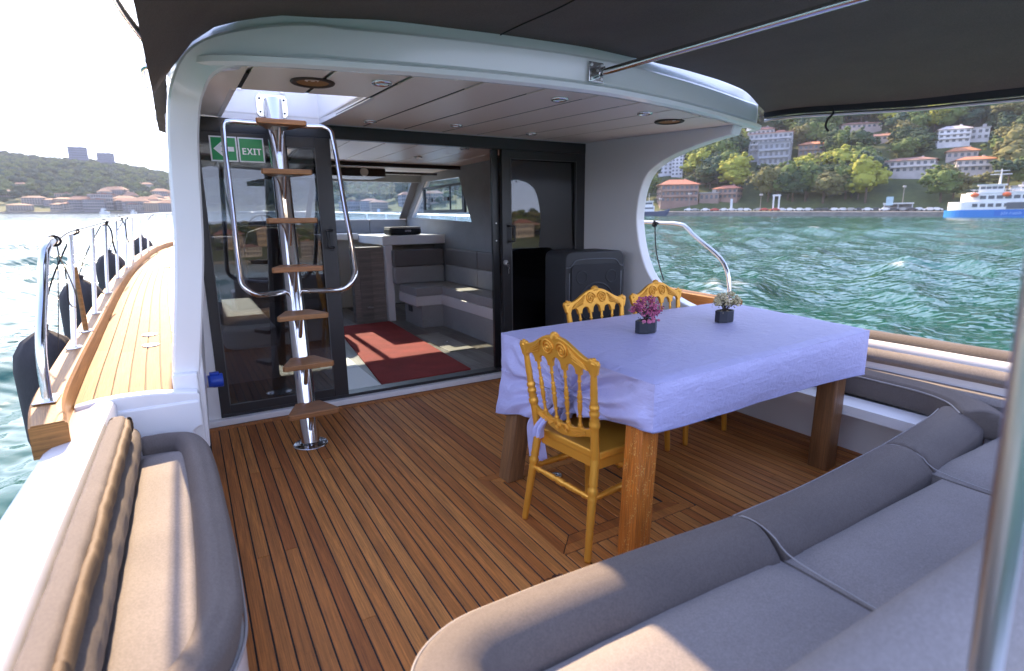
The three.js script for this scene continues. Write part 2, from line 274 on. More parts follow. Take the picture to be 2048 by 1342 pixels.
[[0.567, -2.72, 'near the port corner of the roof'], [2.795, -2.74, 'at the starboard end of the roof']].forEach(([x, z, w]) => {
  const t = thing('ceiling_speaker', 'round ceiling speaker with brown cone ' + w, 'speaker', 'speakers in the overhang'), y = seatOnCeil(z, x);
  part('rim', new THREE.TorusGeometry(0.082, 0.014, 8, 36).scale(1, 1, 0.5).rotateX(Math.PI / 2).translate(x, y - 0.004, z), MS({ color: LIN(0.05, 0.032, 0.024), roughness: 0.6 }), t);
  part('cone', lathe([[0.0, 0.004], [0.02, 0.0], [0.022, 0.004], [0.07, -0.004], [0.082, -0.003]], 32).translate(x, y - 0.001, z), MS({ color: LIN(0.36, 0.17, 0.06), roughness: 0.7 }), t);
});
// ================================================================ glass doors
{
  struct('door_header', bb(0.07, 3.285, 1.985, 2.075, -4.30, -4.236, 0.004), frameMat, 'dark frame rail above the glass doors');
  struct('header_strip', bb(0.93, 3.285, 2.078, 2.115, -4.262, -4.234, 0.003), gelSoft, 'white strip between ceiling and door frame');
  struct('door_track', bb(0.07, 3.285, 0.046, 0.07, -4.34, -4.225, 0.003), frameMat, 'dark sliding track on the sill');
  const panel = (name, label, x0, x1, z, st, y0 = 0.071, y1 = 1.984, sr = st) => {
    const t = thing(name, label, 'glass door');
    part('stile', bb(x0, x0 + st, y0, y1, z - 0.022, z + 0.022, 0.003), frameMat, t); part('stile', bb(x1 - sr, x1, y0, y1, z - 0.022, z + 0.022, 0.003), frameMat, t);
    part('rail', bb(x0 + st, x1 - sr, y0, y0 + 0.06, z - 0.020, z + 0.020, 0.003), frameMat, t); part('rail', bb(x0 + st, x1 - sr, y1 - 0.07, y1, z - 0.020, z + 0.020, 0.003), frameMat, t);
    part('pane', box(x1 - sr - x0 - st, y1 - y0 - 0.13, 0.006).rotateX(-0.021).translate((x0 + st + x1 - sr) / 2, (y0 + y1 - 0.01) / 2, z), glassDoor, t);
    const b = 0.006; for (const [a0, a1, b0, b1] of [[x0 + st, x0 + st + b, y0 + 0.06, y1 - 0.07], [x1 - sr - b, x1 - sr, y0 + 0.06, y1 - 0.07], [x0 + st + b, x1 - sr - b, y0 + 0.06, y0 + 0.066], [x0 + st + b, x1 - sr - b, y1 - 0.076, y1 - 0.07]]) part('glazing_bead', bb(a0, a1, b0, b1, z + 0.0205, z + 0.0245), MS({ color: LIN(0.10, 0.098, 0.096), roughness: 0.5 }), t);
    return t;
  };
  const a = panel('glass_panel', 'tinted glass panel behind the steel ladder with a black pull handle', 0.072, 0.965, -4.245, 0.06, 0.071, 1.984, 0.105);
  const h = (x, y0, y1, z, s) => tube([V(x, y1, z), V(x, y1, z + 0.045), V(x + s * 0.035, y1 - 0.004, z + 0.05), V(x + s * 0.035, (y0 + y1) / 2, z + 0.05), V(x + s * 0.035, y0 + 0.004, z + 0.05), V(x, y0, z + 0.045), V(x, y0, z)], 0.0085, 40, 10);
  part('handle', h(0.925, 1.215, 1.34, -4.226, -1), blackPlastic, a);
  part('handle_plate', bb(0.91, 0.935, 1.19, 1.365, -4.2235, -4.2195, 0.002), blackPlastic, a);
  const b = panel('sliding_door', 'tinted sliding glass door with a lock and hanging keys behind the table', 2.385, 3.275, -4.262, 0.085, 0.071, 1.984, 0.10);
  part('handle', h(2.44, 1.215, 1.345, -4.24, 1), blackPlastic, b);
  part('handle_plate', bb(2.425, 2.45, 1.19, 1.37, -4.2405, -4.2365, 0.002), blackPlastic, b);
  const lk = part('lock', new THREE.CylinderGeometry(0.022, 0.022, 0.018, 20).rotateX(Math.PI / 2).translate(2.405, 1.03, -4.231), steelDull, b);
  part('cylinder', new THREE.CylinderGeometry(0.009, 0.009, 0.012, 14).rotateX(Math.PI / 2).translate(2.415, 1.022, -4.217), steel, lk);
  const dj = thing('door_post', 'black slim closing edge of the second sliding leaf beside the doorway', 'door leaf');
  part('stile', bb(2.315, 2.378, 0.071, 1.984, -4.325, -4.29, 0.003), MP({ color: LIN(0.010, 0.010, 0.011), roughness: 0.3 }), dj);
  part('pane', bb(2.378, 3.2, 0.12, 1.94, -4.310, -4.304), glassDoor, dj);
  part('stile', bb(3.2, 3.27, 0.071, 1.984, -4.325, -4.29, 0.003), frameMat, dj);
  for (const y of [1.37, 1.22]) part('bolt', new THREE.CylinderGeometry(0.006, 0.006, 0.006, 10).rotateX(Math.PI / 2).translate(2.347, y, -4.287), steelDull, dj);
  const ks = thing('key_bunch', 'small bunch of keys hanging from the door lock', 'keys');
  part('key_ring', new THREE.TorusGeometry(0.011, 0.0013, 6, 20).translate(2.418, 1.003, -4.206), steel, ks);
  part('key', join([new THREE.TorusGeometry(0.008, 0.003, 6, 14).translate(2.420, 0.984, -4.205), bb(2.4185, 2.4225, 0.935, 0.978, -4.2065, -4.2035)]), steelDull, ks);
  part('key', join([new THREE.CylinderGeometry(0.009, 0.009, 0.003, 14).rotateX(Math.PI / 2).translate(2.414, 0.985, -4.202), bb(2.4125, 2.4165, 0.942, 0.978, -4.2035, -4.2005)]), steel, ks);
  // emergency signs stuck to the glass
  const sign = (name, label, x0, x1, draw) => {
    const c = document.createElement('canvas'); c.width = 512; c.height = 512; const g = c.getContext('2d');
    g.fillStyle = '#e9eeea'; g.fillRect(0, 0, 512, 512); g.fillStyle = '#0a9a56'; g.fillRect(26, 26, 460, 460); g.fillStyle = '#f4f8f4'; g.strokeStyle = '#f4f8f4'; draw(g);
    const tx = new THREE.CanvasTexture(c); tx.colorSpace = THREE.SRGBColorSpace;
    const t = thing(name, label, 'sign', 'green emergency signs on the glass');
    part('plate', bb(x0, x1, 1.797, 1.957, -4.222, -4.2195), MS({ color: LIN(0.75, 0.77, 0.75), roughness: 0.4 }), t);
    const pl = new THREE.PlaneGeometry(x1 - x0 - 0.002, 0.158); part('printed_face', pl.translate((x0 + x1) / 2, 1.877, -4.2185), MP({ map: tx, roughness: 0.35 }), t);
    return t;
  };
  sign('arrow_sign', 'square green sign with a white arrow pointing to port', 0.198, 0.360, (g) => { g.beginPath(); g.moveTo(60, 256); g.lineTo(240, 90); g.lineTo(318, 90); g.lineTo(200, 208); g.lineTo(450, 208); g.lineTo(450, 304); g.lineTo(200, 304); g.lineTo(318, 422); g.lineTo(240, 422); g.closePath(); g.fill(); });
  sign('exit_sign', 'square green EXIT sign behind the ladder rail', 0.366, 0.524, (g) => { g.font = 'bold 190px sans-serif'; g.textAlign = 'center'; g.textBaseline = 'middle'; g.fillText('EXIT', 256, 290, 440); });
}
// shore power inlet
{
  const t = thing('power_inlet', 'blue shore power socket on the white wall beside the glass panel', 'socket');
  const x = -0.026, y = 0.485, z = -3.6;
  part('back_plate', box(0.012, 0.09, 0.085, x + 0.006, y, z, 0.003), steelDull, t);
  part('collar', new THREE.CylinderGeometry(0.036, 0.036, 0.03, 20).rotateZ(Math.PI / 2).translate(x + 0.026, y, z), MS({ color: LIN(0.35, 0.33, 0.3), roughness: 0.5 }), t);
  part('body', alongY(lathe([[0.0, 0], [0.036, 0], [0.038, 0.02], [0.041, 0.028], [0.041, 0.075], [0.037, 0.08], [0.0, 0.08]], 20), V(x + 0.04, y, z), V(x + 1, y, z)), MP({ color: LIN(0.012, 0.06, 0.42), roughness: 0.35 }), t);
  part('lid_hinge', box(0.05, 0.016, 0.03, x + 0.075, y + 0.045, z, 0.004), MP({ color: LIN(0.012, 0.06, 0.42), roughness: 0.35 }), t);
}
// ================================================================ steel ladder through the hatch
{
  const t = thing('ladder', 'leaning steel pole ladder with seven wooden treads and bent handrails', 'ladder');
  const A = V(0.541, 0, -3.525), B = V(0.606, 2.20, -4.20), D = B.clone().sub(A).normalize(), at = (y) => A.clone().lerp(B, y / 2.20);
  part('pole', rod(A.clone().addScaledVector(D, 0.01), B, 0.056, 0.056, 28), steel, t);
  const fl = part('base_flange', lathe([[0, 0], [0.105, 0], [0.107, 0.004], [0.1, 0.009], [0.062, 0.012], [0.058, 0.02], [0, 0.02]], 32).translate(A.x, 0.001, A.z), steel, t);
  for (let k = 0; k < 4; k++) part('bolt', new THREE.CylinderGeometry(0.007, 0.007, 0.006, 8).translate(A.x + 0.084 * Math.cos(k * 1.57 + 0.5), 0.013, A.z + 0.084 * Math.sin(k * 1.57 + 0.5)), steelDull, fl);
  const plate = extr(shapeOf([[-0.11, -0.06], [-0.09, -0.085], [0.09, -0.085], [0.11, -0.06], [0.11, 0.06], [0.09, 0.085], [-0.09, 0.085], [-0.11, 0.06]]), 0.006, 0.002, 2).scale(0.9, 0.85, 1).translate(0.602, 2.17, -4.232);
  const pl = part('top_plate', plate, steel, t);
  for (const [a, b] of [[-0.085, -0.05], [-0.085, 0.05], [0.085, -0.05], [0.085, 0.05]]) part('bolt', new THREE.CylinderGeometry(0.007, 0.007, 0.006, 8).rotateX(Math.PI / 2).translate(0.602 + a * 0.9, 2.17 + b * 0.85, -4.221), blackPlastic, pl);
  
  const ts = shapeOf([[-0.075, -0.10], [-0.04, -0.105], [-0.02, -0.085], [0.02, -0.085], [0.04, -0.105], [0.075, -0.10], [0.15, 0.105], [0.14, 0.125], [-0.14, 0.125], [-0.15, 0.105]]);
  [0.25, 0.529, 0.819, 1.105, 1.399, 1.698, 2.006].forEach((y, i) => {
    const g = extr(ts, 0.022, 0.005, 3).rotateX(Math.PI / 2); const p = at(y + 0.005); // shape y -> +z (aft)
    g.translate(p.x, y + 0.022, p.z + 0.155);
    const u = g.attributes.uv; for (let k = 0; k < u.count; k++) u.setXY(k, u.getX(k) + i * 0.37, u.getY(k) + i * 0.11);
    const tr = part('tread', g, MP({ color: LIN(0.46 - 0.02 * (i % 3), 0.20, 0.07), map: grainTex, roughness: 0.42 }), t);
    part('bracket', bb(p.x - 0.05, p.x + 0.05, y - 0.008, y - 0.001, p.z + 0.03, p.z + 0.2, 0.002), steelDull, tr);
    const q = at(y - 0.15 > 0.03 ? y - 0.15 : y - 0.13); part('strut', rod(V(q.x, q.y, q.z + 0.045), V(p.x, y - 0.005, p.z + 0.17), 0.0125, 0.0125, 10), steel, tr);
  });
  const L = (x) => x; // bent handrails
  const top = at(2.03), bot = at(0.955);
  part('handrail', tube([V(top.x, 2.03, top.z + 0.05), V(0.42, 2.03, -4.08), V(0.32, 2.028, -4.07), V(0.284, 2.01, -4.055), V(0.275, 1.94, -4.03), V(0.262, 1.5, -3.82), V(0.25, 1.13, -3.62), V(0.255, 1.04, -3.57), V(0.31, 0.985, -3.57), V(0.42, 0.965, -3.68), V(bot.x - 0.05, 0.958, bot.z + 0.0)], 0.0165, 110, 14), steel, t);
  part('handrail', tube([V(top.x, 2.03, top.z + 0.05), V(0.80, 2.032, -4.075), V(0.90, 2.03, -4.06), V(0.935, 2.005, -4.045), V(0.942, 1.93, -4.01), V(0.932, 1.5, -3.80), V(0.925, 1.16, -3.62), V(0.912, 1.06, -3.57), V(0.85, 0.985, -3.57), V(0.75, 0.965, -3.66), V(bot.x + 0.05, 0.958, bot.z)], 0.0165, 110, 14), steel, t);
}

// ================================================================ seats
const rimProf = (w, y0, y1, yin) => { // outer face at u=0, rolls over the top and down to the seat at u=w
  const p = [[0.012, y0]]; for (let i = 0; i <= 8; i++) { const a = Math.PI - (i / 8) * Math.PI / 2; p.push([0.035 + 0.035 * Math.cos(a), y1 - 0.045 + 0.04 * Math.sin(a)]); }
  for (let i = 1; i <= 8; i++) { const t = i / 8; p.push([0.035 + (w - 0.035) * t, lerp(y1 - 0.005 + 0.012 * Math.sin(t * 3.1), yin, Math.pow(t, 3.2))]); }
  p.push([w + 0.003, yin - 0.012], [w + 0.004, yin - 0.04], [w, y0]); return p;
};
function pillow(x0, x1, z0, z1, y, h, puff, mat, parent, name = 'seat_cushion', nx = 22, nz = 14) { // flat cushion, softly crowned, rounded edges
  const rows = []; const edge = 0.02;
  const prof = (t) => { const d = Math.min(t, 1 - t); return sst(0, 0.5, d * 2) * 0.4 + sst(0, 0.12, d) * 0.6; };
  for (let i = 0; i <= nx; i++) { const r = []; for (let j = 0; j <= nz; j++) { const u = i / nx, v = j / nz, k = prof(u) * prof(v); r.push(V(lerp(x0, x1, u), y - edge * (1 - Math.min(1, k * 3)) + puff * k + 0.003 * PN.noise(lerp(x0, x1, u) * 6, lerp(z0, z1, v) * 6, 3.1), lerp(z0, z1, v))); } rows.push(r); }
  const g = gridGeo(rows, { flip: true });
  part(name, join([g, bb(x0 + 0.002, x1 - 0.002, y - h, y - edge - 0.001, z0 + 0.002, z1 - 0.002)]), mat, parent);
}
{ // aft sofa
  const t = thing('aft_sofa', 'long aft sofa with bolster front edge, half in sun, facing the table', 'sofa');
  const front = [V(0.235, 0, 0.5), V(0.235, 0, -0.2), V(0.238, 0, -0.62), V(0.262, 0, -0.86), V(0.33, 0, -1.01), V(0.44, 0, -1.075), V(0.60, 0, -1.085), V(0.9, 0, -1.077), V(1.418, 0, -1.045)];
  const P1 = smoothPath(front, 60), prof = rimProf(0.19, 0.30, 0.475, 0.412);
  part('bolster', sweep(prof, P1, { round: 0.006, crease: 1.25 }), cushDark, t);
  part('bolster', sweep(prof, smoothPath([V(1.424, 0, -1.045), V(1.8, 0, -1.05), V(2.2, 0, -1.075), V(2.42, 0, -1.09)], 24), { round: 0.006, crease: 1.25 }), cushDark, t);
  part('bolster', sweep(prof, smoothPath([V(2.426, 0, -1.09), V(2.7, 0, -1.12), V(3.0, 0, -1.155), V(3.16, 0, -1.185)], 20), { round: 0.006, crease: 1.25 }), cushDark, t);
  // welt along the top edge and across the joints
  const welt = (pts, r = 0.003) => part('piping', tube(pts, r, pts.length * 4, 6), piping, t);
  welt(P1.map((p, i) => { const a = P1[Math.max(0, i - 1)], b = P1[Math.min(60, i + 1)], s = b.clone().sub(a).normalize().cross(V(0, 1, 0)); return p.clone().addScaledVector(s, 0.0015).setY(0.448); }));
  welt([V(1.43, 0.449, -1.045), V(1.8, 0.449, -1.049), V(2.2, 0.449, -1.074), V(2.42, 0.449, -1.089)]);
  welt([V(2.43, 0.449, -1.09), V(2.7, 0.449, -1.119), V(3.0, 0.449, -1.154), V(3.15, 0.449, -1.182)]);
  for (const [x, z] of [[1.421, -1.045], [2.423, -1.09]]) welt([V(x, 0.44, z + 0.0), V(x + 0.003, 0.466, z + 0.03), V(x + 0.004, 0.472, z + 0.09), V(x + 0.004, 0.455, z + 0.15), V(x + 0.006, 0.425, z + 0.19), V(x + 0.008, 0.406, z + 0.4), V(x + 0.01, 0.40, z + 0.65)], 0.0026);
  pillow(0.435, 1.416, -0.885, -0.12, 0.418, 0.1, 0.012, cush, t); pillow(1.426, 2.418, -0.86, -0.12, 0.418, 0.1, 0.012, cush, t); pillow(2.43, 3.5, -0.92, -0.12, 0.418, 0.1, 0.012, cush, t);
  // backrest in two lengths
  for (const [x0, x1] of [[0.48, 1.9], [1.91, 3.3]]) {
    const pr = []; const put = (u, v) => pr.push([u, v]);
    put(0.0, 0.40); put(-0.005, 0.55); put(0.015, 0.74); for (let i = 0; i <= 8; i++) { const a = Math.PI - i / 8 * Math.PI; put(0.115 + 0.085 * Math.cos(a), 0.775 + 0.062 * Math.sin(a)); } put(0.2, 0.4);
    part('backrest', sweep(pr, smoothPath([V(x0, 0, -0.40), V((x0 + x1) / 2, 0, -0.40), V(x1, 0, -0.40)], 14), { round: 0.05 }), cush, t);
  }
  part('base', sweep([[0.03, 0.0], [0.03, 0.305], [0.22, 0.305], [0.22, 0.0]], P1, {}), gelSoft, t);
  part('base', sweep([[0.03, 0.0], [0.03, 0.305], [0.4, 0.305], [0.4, 0.0]], smoothPath([V(1.42, 0, -1.045), V(2.42, 0, -1.09), V(3.16, 0, -1.185)], 20), {}), gelSoft, t);
  part('seat_base', bb(0.45, 3.5, 0.0, 0.315, -0.8, -0.1), gelSoft, t);
  part('back_coaming', bb(0.45, 3.9, 0.0, 0.66, -0.165, 0.35, 0.03), gel, t);
}
{ // starboard sofa
  const t = thing('starboard_sofa', 'narrow starboard bench with dark bolster and two beige back rolls', 'sofa');
  const z0 = -3.25, z1 = -1.25;
  part('riser', bb(3.35, 3.37, 0.0, 0.30, -4.15, -0.95), gelSoft, t);
  part('lip_board', sweep([[0, 0], [0, 0.05], [0.02, 0.056], [0.2, 0.056], [0.2, 0]], [V(3.30, 0.302, -3.4), V(3.295, 0.302, -2.2), V(3.285, 0.302, -1.1)].map((p) => p), { up: V(0, 1, 0) }).translate(0, 0, 0), gelSoft, t);
  // path runs aft (+z): side vector points to port, so u is negative to starboard
  const pr = rimProf(0.19, 0.36, 0.50, 0.47).map(([u, v]) => [-u, v]).reverse();
  const path = smoothPath([V(3.30, 0, -3.2), V(3.30, 0, -2.2), V(3.295, 0, -1.55), V(3.27, 0, -1.30), V(3.20, 0, -1.17), V(3.06, 0, -1.06)], 46);
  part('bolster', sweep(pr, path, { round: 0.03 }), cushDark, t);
  part('piping', tube(path.map((p) => V(p.x - 0.001, 0.478, p.z)), 0.0045, 120, 6), piping, t);
  pillow(3.42, 3.60, -3.2, 0.2, 0.472, 0.1, 0.006, cush, t, 'seat_cushion', 10, 30);
  const roll = (x, y, rx, ry, mat, nm, s) => { const p = []; for (let i = 0; i < 18; i++) { const a = i / 18 * 6.2832; p.push([rx * Math.cos(a), ry * Math.sin(a)]); } const ps = []; for (let k = 0; k <= 40; k++) { const z = lerp(-2.95, 0.3, k / 40); ps.push(V(x + 0.003 * PN.noise(z * 5, s, 0), y + 0.003 * PN.noise(z * 7, s, 3), z)); } part(nm, sweep(p.reverse(), ps, { round: 0.04, crease: 0 }), mat, t); };
  roll(3.57, 0.562, 0.055, 0.047, cush, 'back_roll', 1.1); roll(3.635, 0.652, 0.06, 0.045, cushDark, 'back_roll', 2.2);
  part('coaming', bb(3.55, 3.85, 0.0, 0.655, -3.2, 0.6, 0.04), gel, t);
}
{ // port sofa in full sun
  const t = thing('port_sofa', 'sunlit port bench with raised rim and recessed seat panel', 'sofa');
  const path = smoothPath([V(-0.27, 0, -2.86), V(-0.15, 0, -2.85), V(-0.07, 0, -2.80), V(-0.025, 0, -2.68), V(-0.002, 0, -2.45), V(0.016, 0, -2.0), V(0.022, 0, -1.6), V(0.012, 0, -1.38), V(-0.035, 0, -1.25), V(-0.12, 0, -1.14), V(-0.24, 0, -1.09)], 80);
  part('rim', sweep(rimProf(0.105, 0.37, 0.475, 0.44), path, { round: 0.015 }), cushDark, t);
  part('piping', tube(path.map((p, i) => p.clone().setY(0.372)), 0.005, 200, 6), piping, t);
  pillow(-0.285, -0.068, -2.76, -1.17, 0.428, 0.08, 0.006, cush, t, 'seat_panel', 10, 40);
  part('base', sweep([[0.012, 0.0], [0.006, 0.36], [0.1, 0.36], [0.1, 0.0]], path, {}), gel, t);
  part('base_core', bb(-0.3, -0.09, 0.0, 0.352, -2.75, -1.17), gelSoft, t);
  const rollP = (pts, zA, zB, mat, nm, s, wr) => { const rows = []; const ps = []; for (let k = 0; k <= 90; k++) { const z = lerp(zA, zB, k / 90); ps.push(V(wr * PN.noise(z * 9, s, 0) + wr * 0.8 * PN.noise(z * 24, s, 4), wr * PN.noise(z * 6, s, 9), z)); } part(nm, sweep(pts, ps, { round: 0.05, crease: 0 }), mat, t); };
  const oval = (cx, cy, rx, ry, sq = 2.6) => { const p = []; for (let i = 0; i < 22; i++) { const a = -i / 22 * 6.2832, c = Math.cos(a), s = Math.sin(a); p.push([-(cx + rx * Math.sign(c) * Math.pow(Math.abs(c), 2 / sq)), cy + ry * Math.sign(s) * Math.pow(Math.abs(s), 2 / sq)]); } return p.reverse(); };
  rollP(oval(-0.297, 0.495, 0.036, 0.062), -2.74, -0.1, cushDark, 'back_roll', 1.7, 0.003);
  rollP(oval(-0.283, 0.612, 0.013, 0.032), -2.58, -0.1, MS({ color: LIN(0.19, 0.125, 0.07), map: weaveMap, roughness: 0.8 }), 'ruched_band', 7.7, 0.0045);
  rollP(oval(-0.318, 0.60, 0.031, 0.055, 4), -2.60, -0.1, cushDark, 'backrest', 4.1, 0.003);
}
{ // white port gunwale and the moulded block between cockpit and side deck
  const prof = [[0.352, 0.2], [0.352, 0.635], [0.36, 0.655], [0.375, 0.664], [0.415, 0.664], [0.43, 0.655], [0.445, 0.645], [0.50, 0.635], [0.525, 0.62], [0.545, 0.2]].map(([x, y]) => [x, y]);
  struct('gunwale_port', sweep(prof, smoothPath([V(0, -0.02, -2.92), V(0, -0.01, -2.2), V(0, 0, -1.6), V(0, 0, 0.4)], 24), { crease: 0.5 }), gel, 'white port gunwale beside the sunlit bench');
  // block: face to the cockpit with a curved top that carries the side deck
  const lipS = [[-0.50, 0.5], [-0.50, 0.632], [-0.42, 0.645], [-0.33, 0.651], [-0.22, 0.648], [-0.13, 0.638], [-0.04, 0.625], [-0.03, 0.61], [-0.03, 0.5]];
  struct('deck_lip', extr(shapeOf(lipS), 0.05, 0.008, 3).translate(0, 0, -2.94), gel, 'white curved lip at the end of the side deck');
  const s = [[-0.56, 0.3], [-0.56, 0.58], [-0.44, 0.59], [-0.33, 0.59], [-0.22, 0.59], [-0.12, 0.59], [-0.04, 0.59], [-0.03, 0.58], [-0.03, 0.46], [-0.055, 0.452], [-0.07, 0.44], [-0.072, 0.2], [-0.56, 0.2]];
  struct('deck_step', extr(shapeOf(s), 0.27, 0.012, 3).translate(0, 0, -3.155), gel, 'white moulded step up to the side deck');
  struct('step_riser', bb(-0.135, -0.028, 0.0, 0.70, -4.25, -2.95, 0.01), gelSoft, 'white wall under the side deck');
}

// ================================================================ side decks, cap rails, stanchions, fenders
const XC = 1.66;
const capLine = [[-0.50, -2.42], [-0.55, -2.73], [-0.585, -3.4], [-0.61, -4.2], [-0.635, -5.0], [-0.665, -6.0], [-0.69, -7.2], [-0.70, -8.5], [-0.70, -9.8], [-0.66, -11.2], [-0.58, -12.8], [-0.40, -14.4], [0.0, -15.9], [0.6, -17.0], [1.3, -17.7], [1.66, -17.9]];
const capY = (z) => 0.72 + 0.024 * Math.max(-0.3, -z - 2.73);
const capCurve = new THREE.CatmullRomCurve3(capLine.map(([x, z]) => V(x, capY(z), z)), false, 'centripetal');
const capPts = capCurve.getSpacedPoints(150);
function capAtZ(z) { for (let i = 1; i < capPts.length; i++) if (capPts[i].z <= z) { const a = capPts[i - 1], b = capPts[i]; return a.clone().lerp(b, (z - a.z) / (b.z - a.z)); } return capPts[150].clone(); }
const mirror = (g) => { g = g.clone(); const p = g.attributes.position; for (let i = 0; i < p.count; i++) p.setX(i, 2 * XC - p.getX(i)); const ix = g.index; if (ix) for (let i = 0; i < ix.count; i += 3) { const a = ix.getX(i); ix.setX(i, ix.getX(i + 1)); ix.setX(i + 1, a); } g.computeVertexNormals(); return g; };
{
  // cap rail: square timber; path runs forward (-z), side vector = +x (inboard)
  const cap = sweep([[-0.055, -0.125], [-0.055, -0.012], [-0.045, 0], [0.045, 0], [0.055, -0.012], [0.055, -0.125]], capPts, { crease: 0.5 });
  { const u = cap.attributes.uv; for (let i = 0; i < u.count; i++) u.setXY(i, u.getX(i), u.getY(i)); }
  const cr = struct('cap_rail_port', cap, varnish, 'varnished teak cap rail along the port side deck');
  { const a = capPts[0], b = capPts[1], g = box(0.106, 0.118, 0.006); g.rotateY(Math.atan2(b.x - a.x, b.z - a.z)); part('end_board', g.translate(a.x, a.y - 0.064, a.z + 0.002), varnish, cr); }
  const capS = sweep([[-0.055, -0.125], [-0.055, -0.012], [-0.045, 0], [0.045, 0], [0.055, -0.012], [0.055, -0.125]], [capAtZ(-2.95), ...capPts.filter((p) => p.z < -3)], { crease: 0.5 });
  struct('cap_rail_starboard', mirror(capS), varnish, 'varnished teak cap rail along the starboard side');
  // planked side deck: boards follow the cap
  const deck = struct('side_deck_port', null, null, 'sunlit teak side deck');
  const base = sweep([[0.05, -0.20], [0.05, -0.106], [0.455, -0.106], [0.455, -0.20]], capPts.filter((p, i) => p.z < -2.86 && p.z > -15.5), {});
  part('bed', base, caulk, deck);
  part('inner_margin', sweep([[0.456, -0.2], [0.456, -0.103], [0.62, -0.103], [0.62, -0.2]], capPts.filter((p) => p.z < -4.45 && p.z > -15.5), {}), gelSoft, deck);
  const run = [capAtZ(-2.94), ...capPts.filter((p) => p.z < -2.98 && p.z > -15.5)];
  for (let k = 0; k < 6; k++) {
    const u0 = 0.058 + k * 0.066, u1 = u0 + 0.0615; let i0 = 0;
    const cuts = []; for (let c = 8 + Math.floor(rd() * 12); c < run.length - 6; c += 14 + Math.floor(rd() * 12)) cuts.push(c); cuts.push(run.length - 1);
    for (const c of cuts) {
      const g = sweep([[u0, -0.125], [u0, -0.1005], [u0 + 0.0015, -0.099], [u1 - 0.0015, -0.099], [u1, -0.1005], [u1, -0.125]], run.slice(i0, c + 1), { crease: 0.5 });
      const uo = rd() * 5, uw = g.attributes.uv; for (let n = 0; n < uw.count; n++) uw.setXY(n, uw.getX(n) + uo, uw.getY(n) + k * 0.21);
      part('plank', g, sideTeak[Math.floor(rd() * 3)], deck); i0 = c;
    }
  }
  for (const [x, z] of [[-0.27, -4.05], [-0.29, -4.4]]) { const f = thing('deck_filler', z > -4.2 ? 'nearer round steel deck plate let into the side deck' : 'farther round steel deck plate let into the side deck', 'deck fitting'); part('plate', new THREE.CylinderGeometry(0.045, 0.047, 0.006, 28).translate(x, capY(z) - 0.096, z), steelDull, f); part('slot', bb(x - 0.018, x + 0.018, capY(z) - 0.0925, capY(z) - 0.0915, z - 0.003, z + 0.003), blackMatte, f); }
  // hull sides and foredeck (white), starboard deck
  const hullP = []; for (const p of capPts) hullP.push(p);
  const hull = gridGeo(hullP.map((p, i) => { const k = i / 150; return [V(p.x - 0.03, p.y - 0.125, p.z), V(lerp(p.x, XC, 0.02), p.y - 0.5, p.z + 0.0), V(lerp(p.x, XC, 0.06 + 0.2 * k), seaY(p.x, p.z) - 0.5, p.z + 1.2 * k)]; }), {});
  struct('hull_port', hull, gel, 'white port hull side'); struct('hull_starboard', mirror(hull), gel, 'white starboard hull side');
  struct('hull_aft', bb(-0.5, 3.82, seaY(0, 0) - 0.5, -0.13, -2.6, 0.9), gel, 'white hull under the cockpit');
  const fd = []; for (let z = -9.4; z > -17.4; z -= 0.5) { const c = capAtZ(z); const r = []; for (let k = 0; k <= 10; k++) r.push(V(lerp(c.x, 2 * XC - c.x, k / 10), c.y - 0.105 + 0.06 * Math.sin(k / 10 * Math.PI), z)); fd.push(r); }
  struct('foredeck', gridGeo(fd), gelSoft, 'white foredeck ahead of the cabin');
  const sd = capPts.filter((p) => p.z < -2.6 && p.z > -15.5);
  struct('side_deck_starboard', mirror(sweep([[0.05, -0.2], [0.05, -0.1], [0.6, -0.1], [0.6, -0.2]], sd, {})), sideTeak[1], 'teak side deck on the starboard side');
}
